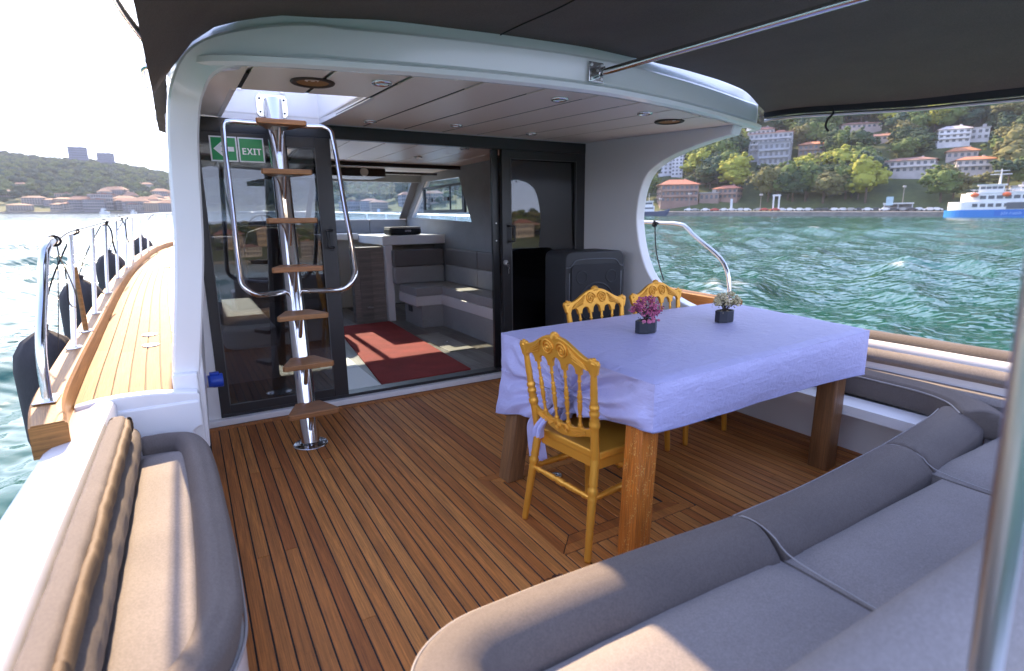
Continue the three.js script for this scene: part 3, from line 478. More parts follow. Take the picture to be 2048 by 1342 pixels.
{ // stanchions and top rail, port; the same on starboard
  const zs = [-2.73, -3.72, -4.9, -6.05, -7.3, -8.55, -9.7, -10.9, -12.1, -13.3, -14.5, -15.6, -16.6, -17.3];
  const top = (z) => { const c = capAtZ(z); return V(c.x + 0.05, c.y + 0.62, c.z - 0.14); };
  const build = (side) => {
    const F = (p) => side > 0 ? V(2 * XC - p.x, p.y, p.z) : p;
    const t = thing('guard_rail', side > 0 ? 'steel guard rail with sloping end on the starboard side' : 'steel guard rail on the port cap rail beside the sunlit deck', 'guard rail');
    const b0 = capAtZ(-2.73), t1 = top(-3.05);
    const pts = side > 0
      ? [V(b0.x + 0.0, b0.y, -3.02), V(b0.x + 0.0, b0.y + 0.2, -3.05), V(b0.x, b0.y + 0.32, -3.12), V(b0.x + 0.01, 1.25, -3.44), V(b0.x + 0.01, 1.325, -3.54), V(b0.x + 0.01, 1.345, -3.65), V(b0.x, 1.35, -3.8)]
      : [V(b0.x, b0.y, -2.73), V(b0.x + 0.004, b0.y + 0.2, -2.76), V(b0.x + 0.02, 1.15, -2.90), V(b0.x + 0.035, 1.285, -2.95), V(b0.x + 0.045, 1.325, -3.0), V(b0.x + 0.05, 1.335, -3.1)];
    for (let z = side > 0 ? -4.6 : -3.6; z > -17.2; z -= 0.8) pts.push(top(z)); for (const q of [-17.5, -17.75]) { const c = capAtZ(q); pts.push(V(c.x + 0.03, c.y + 0.62, c.z)); } pts.push(V(XC - 0.002, capY(-17.9) + 0.62, -17.95));
    part('top_rail', tube(pts.map(F), 0.0185, 260, 12), steel, t);
    part('base_plate', box(0.075, 0.008, 0.13, F(b0).x, b0.y + 0.005, side > 0 ? -3.02 : -2.73, 0.003), steel, t);
    for (const z of zs.slice(1)) {
      const c = capAtZ(z), h = top(z - 0.0); if (side > 0 && z > -3.9) continue;
      const s = part('stanchion', rod(F(V(c.x, c.y, c.z)), F(V(h.x, h.y, h.z)), 0.0145, 0.0145, 12), steel, t);
      part('base_plate', new THREE.CylinderGeometry(0.036, 0.038, 0.008, 20).translate(F(c).x, c.y + 0.005, c.z), steel, s);
    }
    return t;
  };
  build(-1); build(1);
  const bh = thing('boat_hook', 'varnished wooden pole leaning beside the second steel stanchion', 'boat hook'); const c = capAtZ(-4.2);
  part('shaft', rod(V(c.x + 0.01, c.y, -4.2), V(c.x + 0.0, c.y + 0.39, -4.27), 0.0145, 0.011, 12), varnish, bh); part('base_plate', new THREE.CylinderGeometry(0.036, 0.038, 0.008, 18).translate(c.x + 0.01, c.y + 0.005, -4.2), steel, bh);
  // fenders hanging outside
  const fend = (z, len, r, yTop, label) => {
    const t = thing('fender', label, 'fender', 'black covered fenders along the port side'); const q = capAtZ(z), x = q.x - 0.055 - r * 0.8, n = 28;
    const prof = [[0.0, -len], [r * 0.55, -len + 0.01], [r * 0.86, -len + 0.06], [r, -len + 0.16], [r * 1.01, -0.22], [r * 0.93, -0.13], [r * 0.66, -0.055], [r * 0.28, -0.012], [r * 0.16, 0.0], [r * 0.2, 0.03], [0.012, 0.04]];
    const g = lathe(prof.reverse(), 44); const p = g.attributes.position;
    for (let i = 0; i < p.count; i++) { const yy = p.getY(i), a = Math.atan2(p.getZ(i), p.getX(i)); const f = 1 + (yy > -0.2 ? 0.045 * Math.sin(a * 11 + 1) * sst(-0.2, -0.03, yy) : 0) + 0.02 * PN.noise(a * 1.5, yy * 6, z); p.setX(i, p.getX(i) * f); p.setZ(i, p.getZ(i) * f); }
    g.computeVertexNormals(); g.translate(x, yTop, z - 0.1);
    part('cover', g, MP({ color: LIN(0.055, 0.048, 0.048), map: weaveMap, roughness: 0.85, bumpMap: weaveBump, bumpScale: 0.001 }), t);
    const h = top(z + 0.1); part('lanyard', tube([V(x, yTop + 0.03, z - 0.1), V(lerp(x, h.x, 0.5) - 0.02, lerp(yTop, h.y, 0.5), z + 0.0), V(h.x, h.y + 0.01, h.z)], 0.0045, 24, 7), ropeMat, t);
    part('knot', new THREE.TorusKnotGeometry(0.014, 0.005, 48, 6, 2, 3).translate(h.x, h.y - 0.004, h.z), ropeMat, t);
  };
  fend(-4.0, 0.80, 0.16, 0.80, 'big black fender hanging by the first bend of the port rail');
  fend(-6.0, 0.78, 0.17, 0.93, 'second black fender from the aft end of the port rail');
  fend(-8.8, 0.78, 0.17, 1.04, 'third black fender from the aft end of the port rail');
  fend(-13.0, 0.78, 0.18, 1.16, 'farthest black fender showing over the port cap rail');
  // straps round the first bend
  const st = thing('webbing_strap', 'dark webbing strap looped over the bend of the port rail', 'strap'); const a = V(-0.49, 1.345, -3.08);
  const band = (pts, w = 0.011) => { const c = new THREE.CatmullRomCurve3(pts).getSpacedPoints(30); return gridGeo(c.map((p) => [V(p.x, p.y, p.z - w), V(p.x + 0.002, p.y, p.z - w), V(p.x + 0.002, p.y, p.z + w), V(p.x, p.y, p.z + w), V(p.x, p.y, p.z - w)])); };
  part('loop', new THREE.TorusGeometry(0.021, 0.005, 8, 22).rotateY(0.3).scale(1, 1, 1.9).translate(a.x - 0.005, a.y - 0.012, a.z), ropeMat, st);
  part('tail', band([V(a.x, 1.32, a.z), V(a.x + 0.004, 1.26, a.z + 0.01), V(a.x + 0.02, 1.19, a.z), V(a.x + 0.035, 1.08, a.z - 0.01), V(a.x + 0.03, 1.04, a.z + 0.005), V(a.x + 0.012, 1.05, a.z + 0.01), V(a.x + 0.012, 1.14, a.z + 0.01), V(a.x + 0.016, 1.22, a.z + 0.012)]), ropeMat, st);
  part('tail', band([V(a.x, 1.27, a.z + 0.02), V(a.x - 0.02, 1.1, a.z + 0.04), V(a.x - 0.05, 0.86, a.z + 0.07)], 0.006), ropeMat, st);
  const ties = [[-6.05, 'knotted black rope tie on the port rail nearest the strap'], [-7.9, 'second knotted black rope tie forward along the port rail']];
  for (const [z, l] of ties) { const h = top(z), t = thing('rope_tie', l, 'rope', 'rope ties on the port rail'); part('knot', new THREE.TorusKnotGeometry(0.015, 0.0055, 48, 6, 2, 3).translate(h.x, h.y, h.z), ropeMat, t); part('tail', tube([V(h.x, h.y, h.z), V(h.x + 0.035, h.y - 0.06, h.z + 0.02), V(h.x + 0.04, h.y - 0.2, h.z + 0.03), V(h.x + 0.05, h.y - 0.28, h.z + 0.03)], 0.007, 20, 7), ropeMat, t); }
  const sr = thing('mooring_line', 'thin black line tied to the starboard rail beside the arch', 'rope'); const bx = 2 * XC - capAtZ(-2.73).x;
  part('knot', new THREE.TorusKnotGeometry(0.018, 0.008, 48, 6, 2, 3).translate(bx - 0.02, 1.345, -3.9), ropeMat, sr);
  part('line', tube([V(bx - 0.02, 1.34, -3.9), V(bx - 0.05, 1.1, -3.84), V(bx - 0.10, 0.92, -3.72), V(bx - 0.12, 0.84, -3.66)], 0.006, 24, 7), ropeMat, sr);
}
// ================================================================ canopy over the deck
{
  const t = thing('awning', 'dark fabric awning stretched over the deck from the roof edge', 'awning');
  // long sheet from the roof fascia aft; highest along the middle, port edge hemmed straight, starboard edge drooping
  const rows = [], nx = 48, nz = 36; const lin = (t, x) => { for (let i = 1; i < t.length; i++) if (x <= t[i][0]) return lerp(t[i - 1][1], t[i][1], clamp((x - t[i - 1][0]) / (t[i][0] - t[i - 1][0]), 0, 1)); return t[t.length - 1][1]; };
  const zr = (x) => { const u = (x - 1.75) / 1.9; return x < 0.3 ? lin([[-0.08, -2.80], [0, -2.74], [0.07, -2.66], [0.15, -2.585], [0.3, -2.514]], x) : -2.27 - 0.42 * u * u; };
  const topY = (x) => x < 0.4 ? lin([[-0.08, 1.88], [-0.01, 1.95], [0.03, 2.01], [0.1, 2.085], [0.2, 2.145], [0.4, ceilY(zr(0.4)) + 0.19]], x) : ceilY(zr(x)) + 0.19 + 0.012 * sst(0.4, 0.8, x) - 0.06 * sst(3.1, 3.63, x);
  for (let j = 0; j <= nz; j++) { const r = []; for (let i = 0; i <= nx; i++) {
    const u = i / nx, v = j / nz, x0 = lerp(-0.05, 3.69, u), x1 = lerp(-0.05, 3.93, u), x = lerp(x0, x1, sst(0, 0.45, v)), z = lerp(zr(x0) + 0.02, -0.75, v);
    const crown = (0.05 + 0.34 * v) * Math.pow(Math.sin(u * Math.PI), 0.8);
    let y = lerp(topY(x0) - 0.004, 2.075 + crown - 0.02 * sst(0.7, 1, u), sst(0, 0.9, v)) + 0.004 * PN.noise(x * 3, z * 3, 1) ; if (u > 0.97) y -= 0.02 * (u - 0.97) / 0.03; r.push(V(x, y, z)); } rows.push(r); }
  const under = gridGeo(rows, { flip: true }), over = gridGeo(rows.map((r) => r.map((p) => V(p.x, p.y + 0.003, p.z))));
  part('sheet', join([under, over]), canvasMat, t);
  part('seam', tube(rows.map((r) => r[17].clone().add(V(0, -0.002, 0))), 0.003, 80, 6), MS({ color: LIN(0.022, 0.021, 0.02), roughness: 0.9 }), t);
  const ed = rows.map((r) => r[nx]); part('hem', sweep([[-0.02, -0.03], [0.016, -0.03], [0.02, 0.008], [-0.02, 0.008]], ed, { crease: 0.6 }), blackMatte, t);
  part('frame_tube', tube(ed.map((p) => V(p.x - 0.0, p.y - 0.05, p.z)), 0.0125, 80, 10), steelDull, t);
  // rolled side curtain along the port edge with its tube
  const pe = [V(-0.035, 2.10, -0.75), V(-0.035, 2.105, -1.2), V(-0.03, 2.11, -2.4), V(-0.03, 2.11, -3.0), V(-0.045, 2.115, -4.0), V(-0.06, 2.12, -5.1)]; const pp = smoothPath(pe, 60);
  part('rolled_curtain', sweep([[-0.035, -0.035], [0.02, -0.05], [0.05, -0.02], [0.045, 0.03], [0.0, 0.045], [-0.035, 0.03]].map(([a, b]) => [a * 0.8, b]), pp.map((p, i) => p.clone().add(V(0.006 * PN.noise(i * 0.4, 2, 1), 0.008 * PN.noise(i * 0.5, 1, 7), 0))), { crease: 0 }), MS({ color: LIN(0.075, 0.062, 0.055), map: weaveMap, roughness: 0.9 }), t);
  part('frame_tube', tube([V(-0.128, 2.11, -0.75), V(-0.128, 2.115, -1.5), V(-0.12, 2.12, -2.2), V(-0.10, 2.115, -2.45), V(-0.05, 2.07, -2.62), V(-0.005, 2.02, -2.72)], 0.013, 90, 12), steel, t);
  for (const z of [-1.0, -1.5]) part('tie_strap', new THREE.TorusGeometry(0.07, 0.006, 6, 20).scale(1.0, 0.75, 1).translate(-0.078, 2.11, z), blackMatte, t);
  for (let k = 0; k < 2; k++) part('zip', tube(smoothPath([V(0.13, 2.12, -2.5), V(0.125, 2.13, -2.35), V(0.15, 2.135, -2.2), V(0.14, 2.14, -1.9)], 20).map((p, i) => V(p.x + 0.004 * Math.sin(i * 2.1) + k * 0.006, p.y - 0.004, p.z)), 0.0035, 60, 6), MS({ color: LIN(0.35, 0.33, 0.32), roughness: 0.5 }), t);
  part('curtain_flap', gridGeo([0, 1, 2, 3, 4, 5, 6].map((i) => [0, 1, 2, 3].map((j) => V(-0.03 - 0.006 * j + 0.012 * Math.sin(i + j), 2.075 - 0.022 * j - 0.004 * i * (j % 2), -2.55 - i * 0.05)))), MS({ color: LIN(0.075, 0.062, 0.055), roughness: 0.9, side: THREE.DoubleSide }), t);
  const rp = thing('rope_end', 'short black rope end hanging from the starboard awning frame', 'rope'); const e = ed[8];
  part('rope', tube([V(e.x - 0.02, e.y - 0.02, e.z), V(e.x - 0.03, e.y - 0.05, e.z + 0.01), V(e.x - 0.06, e.y - 0.09, e.z - 0.005), V(e.x - 0.065, e.y - 0.13, e.z - 0.01), V(e.x - 0.045, e.y - 0.16, e.z)], 0.007, 30, 7), ropeMat, rp);
  // strut from the roof edge to the awning
  const s = thing('awning_strut', 'polished steel strut bolted to the white roof edge', 'strut'); const A = V(1.757, 2.075, -2.21);
  part('bar', rod(V(1.775, 2.07, -2.17), V(2.16, 2.135, -0.75), 0.0155, 0.0155, 16), steel, s);
  const pl = part('plate', box(0.085, 0.088, 0.008, A.x, A.y, A.z + 0.006, 0.003).rotateY(0), steel, s);
  for (const [a, b] of [[-0.03, 0.03], [0.03, 0.03], [-0.03, -0.03], [0.03, -0.03]]) part('bolt', new THREE.CylinderGeometry(0.007, 0.007, 0.006, 8).rotateX(Math.PI / 2).translate(A.x + a, A.y + b, A.z + 0.012), steelDull, pl);
  part('clevis', join([bb(A.x - 0.012, A.x - 0.006, A.y - 0.02, A.y + 0.02, A.z + 0.01, A.z + 0.045), bb(A.x + 0.018, A.x + 0.024, A.y - 0.02, A.y + 0.02, A.z + 0.01, A.z + 0.045)]), steel, s);
  part('pin', new THREE.CylinderGeometry(0.006, 0.006, 0.045, 10).rotateZ(Math.PI / 2).translate(A.x + 0.006, A.y, A.z + 0.035), steelDull, s);
  // pole close beside the camera
  const p = thing('awning_pole', 'blurred steel awning pole standing behind the aft sofa', 'pole');
  part('tube', rod(V(0.634, 0.66, -0.158), V(0.491, 2.16, -0.16), 0.0125, 0.0125, 18), steelDull, p); part('top_arm', rod(V(0.491, 2.155, -0.162), V(0.489, 2.25, -0.745), 0.0125, 0.0125, 14), steelDull, p); part('foot', lathe([[0, 0], [0.032, 0], [0.03, 0.008], [0.017, 0.014], [0.0, 0.014]], 20).translate(0.634, 0.661, -0.158), steel, p);
  // roof grab rail on the port side
  const gr = thing('roof_rail', 'steel grab rail on the roof edge above the port side deck', 'rail');
  part('tube', tube([V(0.04, 2.34, -4.2), V(-0.07, 2.335, -4.2), V(-0.105, 2.328, -4.22), V(-0.113, 2.322, -4.28), V(-0.118, 2.32, -4.8), V(-0.118, 2.33, -6.0), V(-0.10, 2.34, -6.3), V(0.04, 2.34, -6.35)], 0.014, 70, 10), steel, gr);
}

// ================================================================ table, cloth, chairs, flowers, loudspeaker
{
  const t = thing('table', 'wooden table on thick square legs under the white cloth', 'table');
  const FL = V(1.50, 0.79, -2.55), F = V(1.505, 0.79, -1.475), R = V(3.10, 0.79, -1.58), B = V(3.31, 0.79, -2.62);
  const top = extr(shapeOf([FL, F, R, B].map((p) => [p.x, -p.z])), 0.035, 0.004, 1).rotateX(-Math.PI / 2).translate(0, 0.748, 0);
  const wood = (a, b, c) => MP({ color: LIN(a, b, c), map: grainTex, roughness: 0.38, bumpMap: grainBump, bumpScale: 0.0015, clearcoat: 0.3, clearcoatRoughness: 0.3 });
  part('table_top', top, wood(0.3, 0.14, 0.05), t);
  const fleck = tex(512, 512, (u, v) => { const g = fbm(u, v, 5, 60, 3, 6), k = 0.62 + 0.38 * g, s = vn(u * 90, v * 46, 90, 46, 17), m = fbm(u, v, 5, 9, 3, 19); return s > 0.90 - 0.14 * sst(0.45, 0.7, m) && m > 0.42 ? [0.93, 0.9, 0.84] : [k, k * 0.72, k * 0.46]; }, { rep: [1 / 0.42, 1 / 0.2] });
  const worn = MP({ color: LIN(0.80, 0.50, 0.17), map: fleck, roughness: 0.35, clearcoat: 0.4, clearcoatRoughness: 0.25, bumpMap: grainBump, bumpScale: 0.002 });
  const leg = (x0, z0, x1, z1, w, m1, rot) => { // from floor (x0,z0) to under the top (x1,z1)
    const g = box(w, 0.752, w, 0, 0.376, 0, 0.006); const u = g.attributes.uv; for (let i = 0; i < u.count; i++) u.setXY(i, u.getY(i) + x0, u.getX(i) + z0);
    g.rotateY(rot); const p = g.attributes.position; for (let i = 0; i < p.count; i++) { const k = p.getY(i) / 0.752; p.setX(i, p.getX(i) + lerp(x0, x1, k)); p.setZ(i, p.getZ(i) + lerp(z0, z1, k)); } g.computeVertexNormals(); return part('leg', toCreasedNormals(g, 0.5), m1, t);
  };
  leg(1.40, -2.44, 1.53, -2.46, 0.10, wood(0.33, 0.17, 0.075), 0.05); leg(1.475, -1.545, 1.515, -1.55, 0.095, worn, 0.05);
  leg(2.985, -1.635, 3.05, -1.66, 0.105, wood(0.28, 0.125, 0.045), 0.05); leg(3.03, -2.5, 3.2, -2.55, 0.1, wood(0.22, 0.17, 0.15), 0.05);
  part('apron', join([bb(1.55, 3.05, 0.68, 0.75, -1.66, -1.63), bb(1.55, 3.15, 0.68, 0.75, -2.52, -2.49)]), wood(0.28, 0.13, 0.05), t);

  // ---- cloth
  const crinkle = tex(1024, 1024, (u, v) => { let a = 0; for (let k = 0, px = 10; k < 4; k++, px *= 2) { const w = vn(u * px + 0.5 * vn(v * px * 2, u * px, px * 2, px, 3 + k), v * px * 1.6, px, Math.round(px * 1.6), 40 + k); a += (1 - Math.abs(2 * w - 1)) / (k + 1.4); } return clamp(a / 1.9, 0, 1); }, { srgb: false, rep: [1 / 0.75, 1 / 0.75] });
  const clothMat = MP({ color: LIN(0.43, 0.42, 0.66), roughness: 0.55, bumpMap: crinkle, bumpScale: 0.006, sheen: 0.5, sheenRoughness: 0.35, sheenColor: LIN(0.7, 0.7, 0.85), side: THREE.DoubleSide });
  const c = thing('tablecloth', 'white crinkled cloth stretched over the table and knotted at one end', 'tablecloth');
  const y = 0.80, n = 60, q = { FL: V(1.438, y, -2.592), F: V(1.445, y, -1.43), R: V(3.14, y, -1.541), B: V(3.362, y, -2.664) };
  const topRows = []; for (let i = 0; i <= n; i++) { const r = []; for (let j = 0; j <= 40; j++) { const u = i / n, v = j / 40, a = q.FL.clone().lerp(q.B, u), b = q.F.clone().lerp(q.R, u), p = a.lerp(b, v); const e = Math.min(u, 1 - u, v, 1 - v); p.y += 0.0018 * PN.noise(p.x * 9, p.z * 9, 5) - 0.010 * (1 - sst(0, 0.02, e)); r.push(p); } topRows.push(r); }
  const outs = new THREE.Vector3(2.35, 0, -2.05);
  const K = V(1.40, 0.60, -1.98);
  const sideGrid = (A, Bp, nu, nv, drop, shape) => { const rows = []; const dir = Bp.clone().sub(A).normalize(), nrm = V(-dir.z, 0, dir.x); if (nrm.dot(A.clone().lerp(Bp, 0.5).sub(outs)) < 0) nrm.negate();
    for (let i = 0; i <= nu; i++) { const r = []; for (let j = 0; j <= nv; j++) { const u = i / nu, v = j / nv, p = A.clone().lerp(Bp, u); p.y = y - 0.010 - drop(u) * v; const e = sst(0, 0.05, u) * sst(0, 0.05, 1 - u), b4 = p.clone(); p.addScaledVector(nrm, 0.006 * sst(0, 0.15, v)); shape(p, u, v, nrm); const yy = p.y; p.lerpVectors(b4, p, e); p.y = lerp(b4.y, yy, e); r.push(p); } rows.push(r); } return gridGeo(rows); };
  const near = sideGrid(q.F, q.R, 70, 16, (u) => 0.19 + 0.055 * u + 0.035 * Math.sin(u * Math.PI) * (1 - u), (p, u, v, nn) => p.addScaledVector(nn, -0.05 * v * v * Math.sin(u * Math.PI) + 0.006 * v * PN.noise(u * 7, v * 1.5, 2)));
  const right = sideGrid(q.R, q.B, 40, 12, (u) => 0.245 - 0.025 * u, (p, u, v, nn) => p.addScaledVector(nn, -0.03 * v * v + 0.012 * v * Math.sin(u * 14)));
  const far = sideGrid(q.B, q.FL, 60, 12, (u) => 0.22 + 0.215 * u, (p, u, v, nn) => p.addScaledVector(nn, -0.03 * v * v + 0.01 * v * Math.sin(u * 30)));
  // gathered end: pulled to a knot
  const gath = sideGrid(q.FL, q.F, 170, 60, (u) => u < 0.4 ? lerp(0.435, 0.37, sst(0, 0.3, u)) : lerp(0.37, 0.19, sst(0.4, 1.0, u) * 0.55 + 0.45 * sst(0.45, 0.62, u)), (p, u, v, nn) => {
    const dy = p.y - K.y, dz = p.z - K.z, d = Math.hypot(dy, dz), th = Math.atan2(dy, dz);
    const pull = Math.exp(-d * d / 0.016);
    const wave = Math.sin(th * 11 + 2.2 * PN.noise(th * 1.3, d * 4, 1)) * 0.6 + 0.4 * Math.sin(th * 27 + 3 * PN.noise(th * 2, d * 5, 8));
    const amp = 0.03 * sst(0.0, 0.1, d) * (1 - sst(0.25, 0.72, d)) * sst(0, 0.12, v) + 0.004 * v;
    p.addScaledVector(nn, amp * wave - 0.05 * pull + 0.012 * v + 0.05 * v * (1 - sst(0.15, 0.42, u)));
    p.y += -dy * 0.35 * pull; p.z += -dz * 0.35 * pull; });
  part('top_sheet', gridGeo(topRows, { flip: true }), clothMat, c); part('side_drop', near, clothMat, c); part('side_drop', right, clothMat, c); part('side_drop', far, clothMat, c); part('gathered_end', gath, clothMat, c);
  const hemTube = (pts) => part('hem', tube(pts, 0.0035, 120, 6), clothMat, c);
  const lastRow = (g, nu, nv) => { const p = g.attributes.position, o = []; for (let i = 0; i <= nu; i++) { const k = i * (nv + 1) + nv; o.push(V(p.getX(k), p.getY(k), p.getZ(k))); } return o; };
  hemTube(lastRow(near, 70, 16)); hemTube(lastRow(gath, 170, 60));
  const blob = (cx, cy, cz, rx, ry, rz, s) => { const g = new THREE.IcosahedronGeometry(1, 4); const p = g.attributes.position; for (let i = 0; i < p.count; i++) { const v = V(p.getX(i), p.getY(i), p.getZ(i)); const k = 1 + 0.16 * Math.sin(v.z * 9 + v.y * 6 + s) + 0.1 * PN.noise(v.x * 3, v.y * 3, v.z * 3 + s); p.setXYZ(i, cx + v.x * rx * k, cy + v.y * ry * k, cz + v.z * rz * k); } const m = mergeVertices(g); m.computeVertexNormals(); return m; };
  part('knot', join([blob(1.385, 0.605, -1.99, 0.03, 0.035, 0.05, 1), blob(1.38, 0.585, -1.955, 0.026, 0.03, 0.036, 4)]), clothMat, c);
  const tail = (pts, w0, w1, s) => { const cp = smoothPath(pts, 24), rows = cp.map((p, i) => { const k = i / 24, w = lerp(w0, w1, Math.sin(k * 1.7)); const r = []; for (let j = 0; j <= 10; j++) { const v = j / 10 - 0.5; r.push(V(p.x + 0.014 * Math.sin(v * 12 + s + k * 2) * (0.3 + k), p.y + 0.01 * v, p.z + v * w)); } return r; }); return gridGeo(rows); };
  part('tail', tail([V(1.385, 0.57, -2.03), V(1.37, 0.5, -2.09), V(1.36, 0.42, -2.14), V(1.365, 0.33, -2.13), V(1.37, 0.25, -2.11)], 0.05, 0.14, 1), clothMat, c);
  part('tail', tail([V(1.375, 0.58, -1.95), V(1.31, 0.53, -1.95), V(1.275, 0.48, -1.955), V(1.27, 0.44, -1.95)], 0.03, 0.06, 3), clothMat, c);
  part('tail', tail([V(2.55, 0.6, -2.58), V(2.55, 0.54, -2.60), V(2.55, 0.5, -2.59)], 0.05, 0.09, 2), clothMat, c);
}
// ---------------------------------------------------------------- gold chairs
const chairParts = (() => {
  const o = {}, H = 0.455;
  const bead = (y, r, w) => [[r * 0.8, y - w], [r * 1.25, y - w * 0.4], [r * 1.25, y + w * 0.4], [r * 0.8, y + w]];
  // seat: rounded trapezoid
  const s = new THREE.Shape(); s.moveTo(-0.185, -0.195); s.lineTo(0.185, -0.195); s.quadraticCurveTo(0.205, -0.19, 0.205, -0.16); s.lineTo(0.215, 0.12); s.quadraticCurveTo(0.215, 0.2, 0.14, 0.208); s.quadraticCurveTo(0, 0.222, -0.14, 0.208); s.quadraticCurveTo(-0.215, 0.2, -0.215, 0.12); s.lineTo(-0.205, -0.16); s.quadraticCurveTo(-0.205, -0.19, -0.185, -0.195);
  const seat = new THREE.ExtrudeGeometry(s, { depth: 0.018, bevelEnabled: true, bevelSize: 0.008, bevelThickness: 0.008, bevelOffset: -0.008, bevelSegments: 3, curveSegments: 10 }).rotateX(Math.PI / 2).translate(0, H, 0);
  const s2 = new THREE.Shape(s.getPoints(10).map((p) => p.clone().multiplyScalar(0.93))); const apron = new THREE.ExtrudeGeometry(s2, { depth: 0.05, bevelEnabled: false, curveSegments: 8 }).rotateX(Math.PI / 2).translate(0, H - 0.022, 0);
  o.seat = seat; o.apron = apron;
  const legL = (h) => lathe([[0.0, 0], [0.0145, 0.0], [0.016, 0.01], [0.0175, 0.12], [0.018, 0.132], [0.0155, 0.136], [0.0185, 0.142], [0.0155, 0.148], [0.0185, 0.154], [0.0195, h * 0.55], [0.020, h * 0.60], [0.023, h * 0.615], [0.0175, h * 0.63], [0.024, h * 0.66], [0.024, h * 0.70], [0.0175, h * 0.73], [0.022, h * 0.745], [0.02, h * 0.76], [0.02, h]], 16);
  o.frontLeg = (sx) => alongY(legL(H - 0.03), V(sx * 0.195, 0, 0.185), V(sx * 0.178, H - 0.03, 0.165));
  const P = (sx) => ({ foot: V(sx * 0.215, 0, -0.262), knee: V(sx * 0.186, H - 0.02, -0.192), top: V(sx * 0.218, 0.86, -0.252) });
  o.backPost = (sx) => { const { foot, knee, top } = P(sx); const L = knee.distanceTo(foot), U = top.distanceTo(knee);
    const up = lathe([[0.0205, 0], [0.019, 0.06], [0.0185, 0.13], [0.0195, 0.138], [0.024, 0.15], [0.024, 0.165], [0.0165, 0.173], [0.0225, 0.18], [0.0165, 0.188], [0.0225, 0.2], [0.023, 0.212], [0.0165, 0.22], [0.022, 0.228], [0.022, 0.24], [0.015, 0.247], [0.019, 0.252], [0.0155, 0.258], [0.0165, 0.3], [0.0125, U - 0.02], [0.012, U], [0, U]], 16);
    return join([alongY(legL(L), foot, knee), alongY(up, knee, top), new THREE.SphereGeometry(0.021, 14, 10).translate(knee.x, knee.y, knee.z)]); };
  const onBack = (y) => { const k = (y - (H - 0.02)) / (0.86 - (H - 0.02)); return lerp(-0.192, -0.252, k); };
  const half = (y) => lerp(0.186, 0.218, (y - (H - 0.02)) / (0.86 - (H - 0.02)));
  const place = (g, y) => { const tilt = Math.atan2(0.06, 0.425); g.rotateX(-tilt); return g.translate(0, y, onBack(y)); };
  // crest: arched top, scalloped underside
  const xs = [-0.218, -0.131, -0.044, 0.044, 0.131, 0.218], cr = new THREE.Shape(); cr.moveTo(-0.232, -0.02);
  for (let i = 0; i < 5; i++) { const a = xs[i] + 0.011, b = xs[i + 1] - 0.011; cr.lineTo(a, -0.045 + (i > 0 ? 0.008 : 0)); cr.bezierCurveTo(a, 0.012 + (i === 2 ? 0.012 : 0), b, 0.012 + (i === 2 ? 0.012 : 0), b, -0.045 + (i < 4 ? 0.008 : 0)); }
  cr.lineTo(0.232, -0.02); cr.lineTo(0.245, 0.022); cr.bezierCurveTo(0.235, 0.036, 0.215, 0.038, 0.2, 0.03); cr.bezierCurveTo(0.16, 0.03, 0.12, 0.062, 0.075, 0.082); cr.bezierCurveTo(0.05, 0.094, 0.03, 0.092, 0.018, 0.098); cr.quadraticCurveTo(0, 0.108, -0.018, 0.098); cr.bezierCurveTo(-0.03, 0.092, -0.05, 0.094, -0.075, 0.082); cr.bezierCurveTo(-0.12, 0.062, -0.16, 0.03, -0.2, 0.03); cr.bezierCurveTo(-0.215, 0.038, -0.235, 0.036, -0.245, 0.022);
  const crest = new THREE.ExtrudeGeometry(cr, { depth: 0.012, bevelEnabled: true, bevelSize: 0.004, bevelThickness: 0.004, bevelSegments: 2, curveSegments: 10 }).translate(0, 0, -0.006);
  const spiral = (x, y, R, dir, z) => { const p = []; for (let i = 0; i <= 44; i++) { const t = i / 44, a = dir * (t * 5.0 * Math.PI * 0.9) + (dir > 0 ? 0 : Math.PI), r = R * (1 - 0.88 * t); p.push(V(x + r * Math.cos(a), y + r * Math.sin(a), z)); } return tube(p, R * 0.13, 70, 7); };
  const orn = []; for (const z of [0.013, -0.013]) { orn.push(spiral(-0.045, 0.045, 0.036, 1, z), spiral(0.045, 0.045, 0.036, -1, z)); for (const sx of [-1, 1]) { orn.push(new THREE.SphereGeometry(0.008, 10, 8).translate(sx * 0.045, 0.045, z)); for (let k = 0; k < 4; k++) orn.push(tube([V(sx * (0.088 + k * 0.006), 0.066 - k * 0.016, z), V(sx * (0.13 + k * 0.008), 0.036 - k * 0.011, z * 1.05), V(sx * (0.175 + k * 0.006), 0.014 - k * 0.007, z)], 0.0036, 12, 6)); } }
  for (let k = -3; k <= 3; k++) orn.push(new THREE.SphereGeometry(1, 10, 8).scale(0.0055, 0.02, 0.013).translate(0, 0.016, 0).rotateZ(-k * 0.36).translate(0, 0.082, 0));
  for (const sx of [-1, 1]) for (const [dx, dy, r] of [[0.222, 0.022, 0.0155], [0.206, 0.034, 0.011], [0.238, 0.03, 0.010], [0.222, 0.04, 0.009]]) orn.push(new THREE.SphereGeometry(r, 10, 8).scale(1.1, 0.8, 1).translate(sx * dx, dy, 0));
  o.crest = place(crest, 0.83); o.crestOrnament = place(join(orn), 0.83);
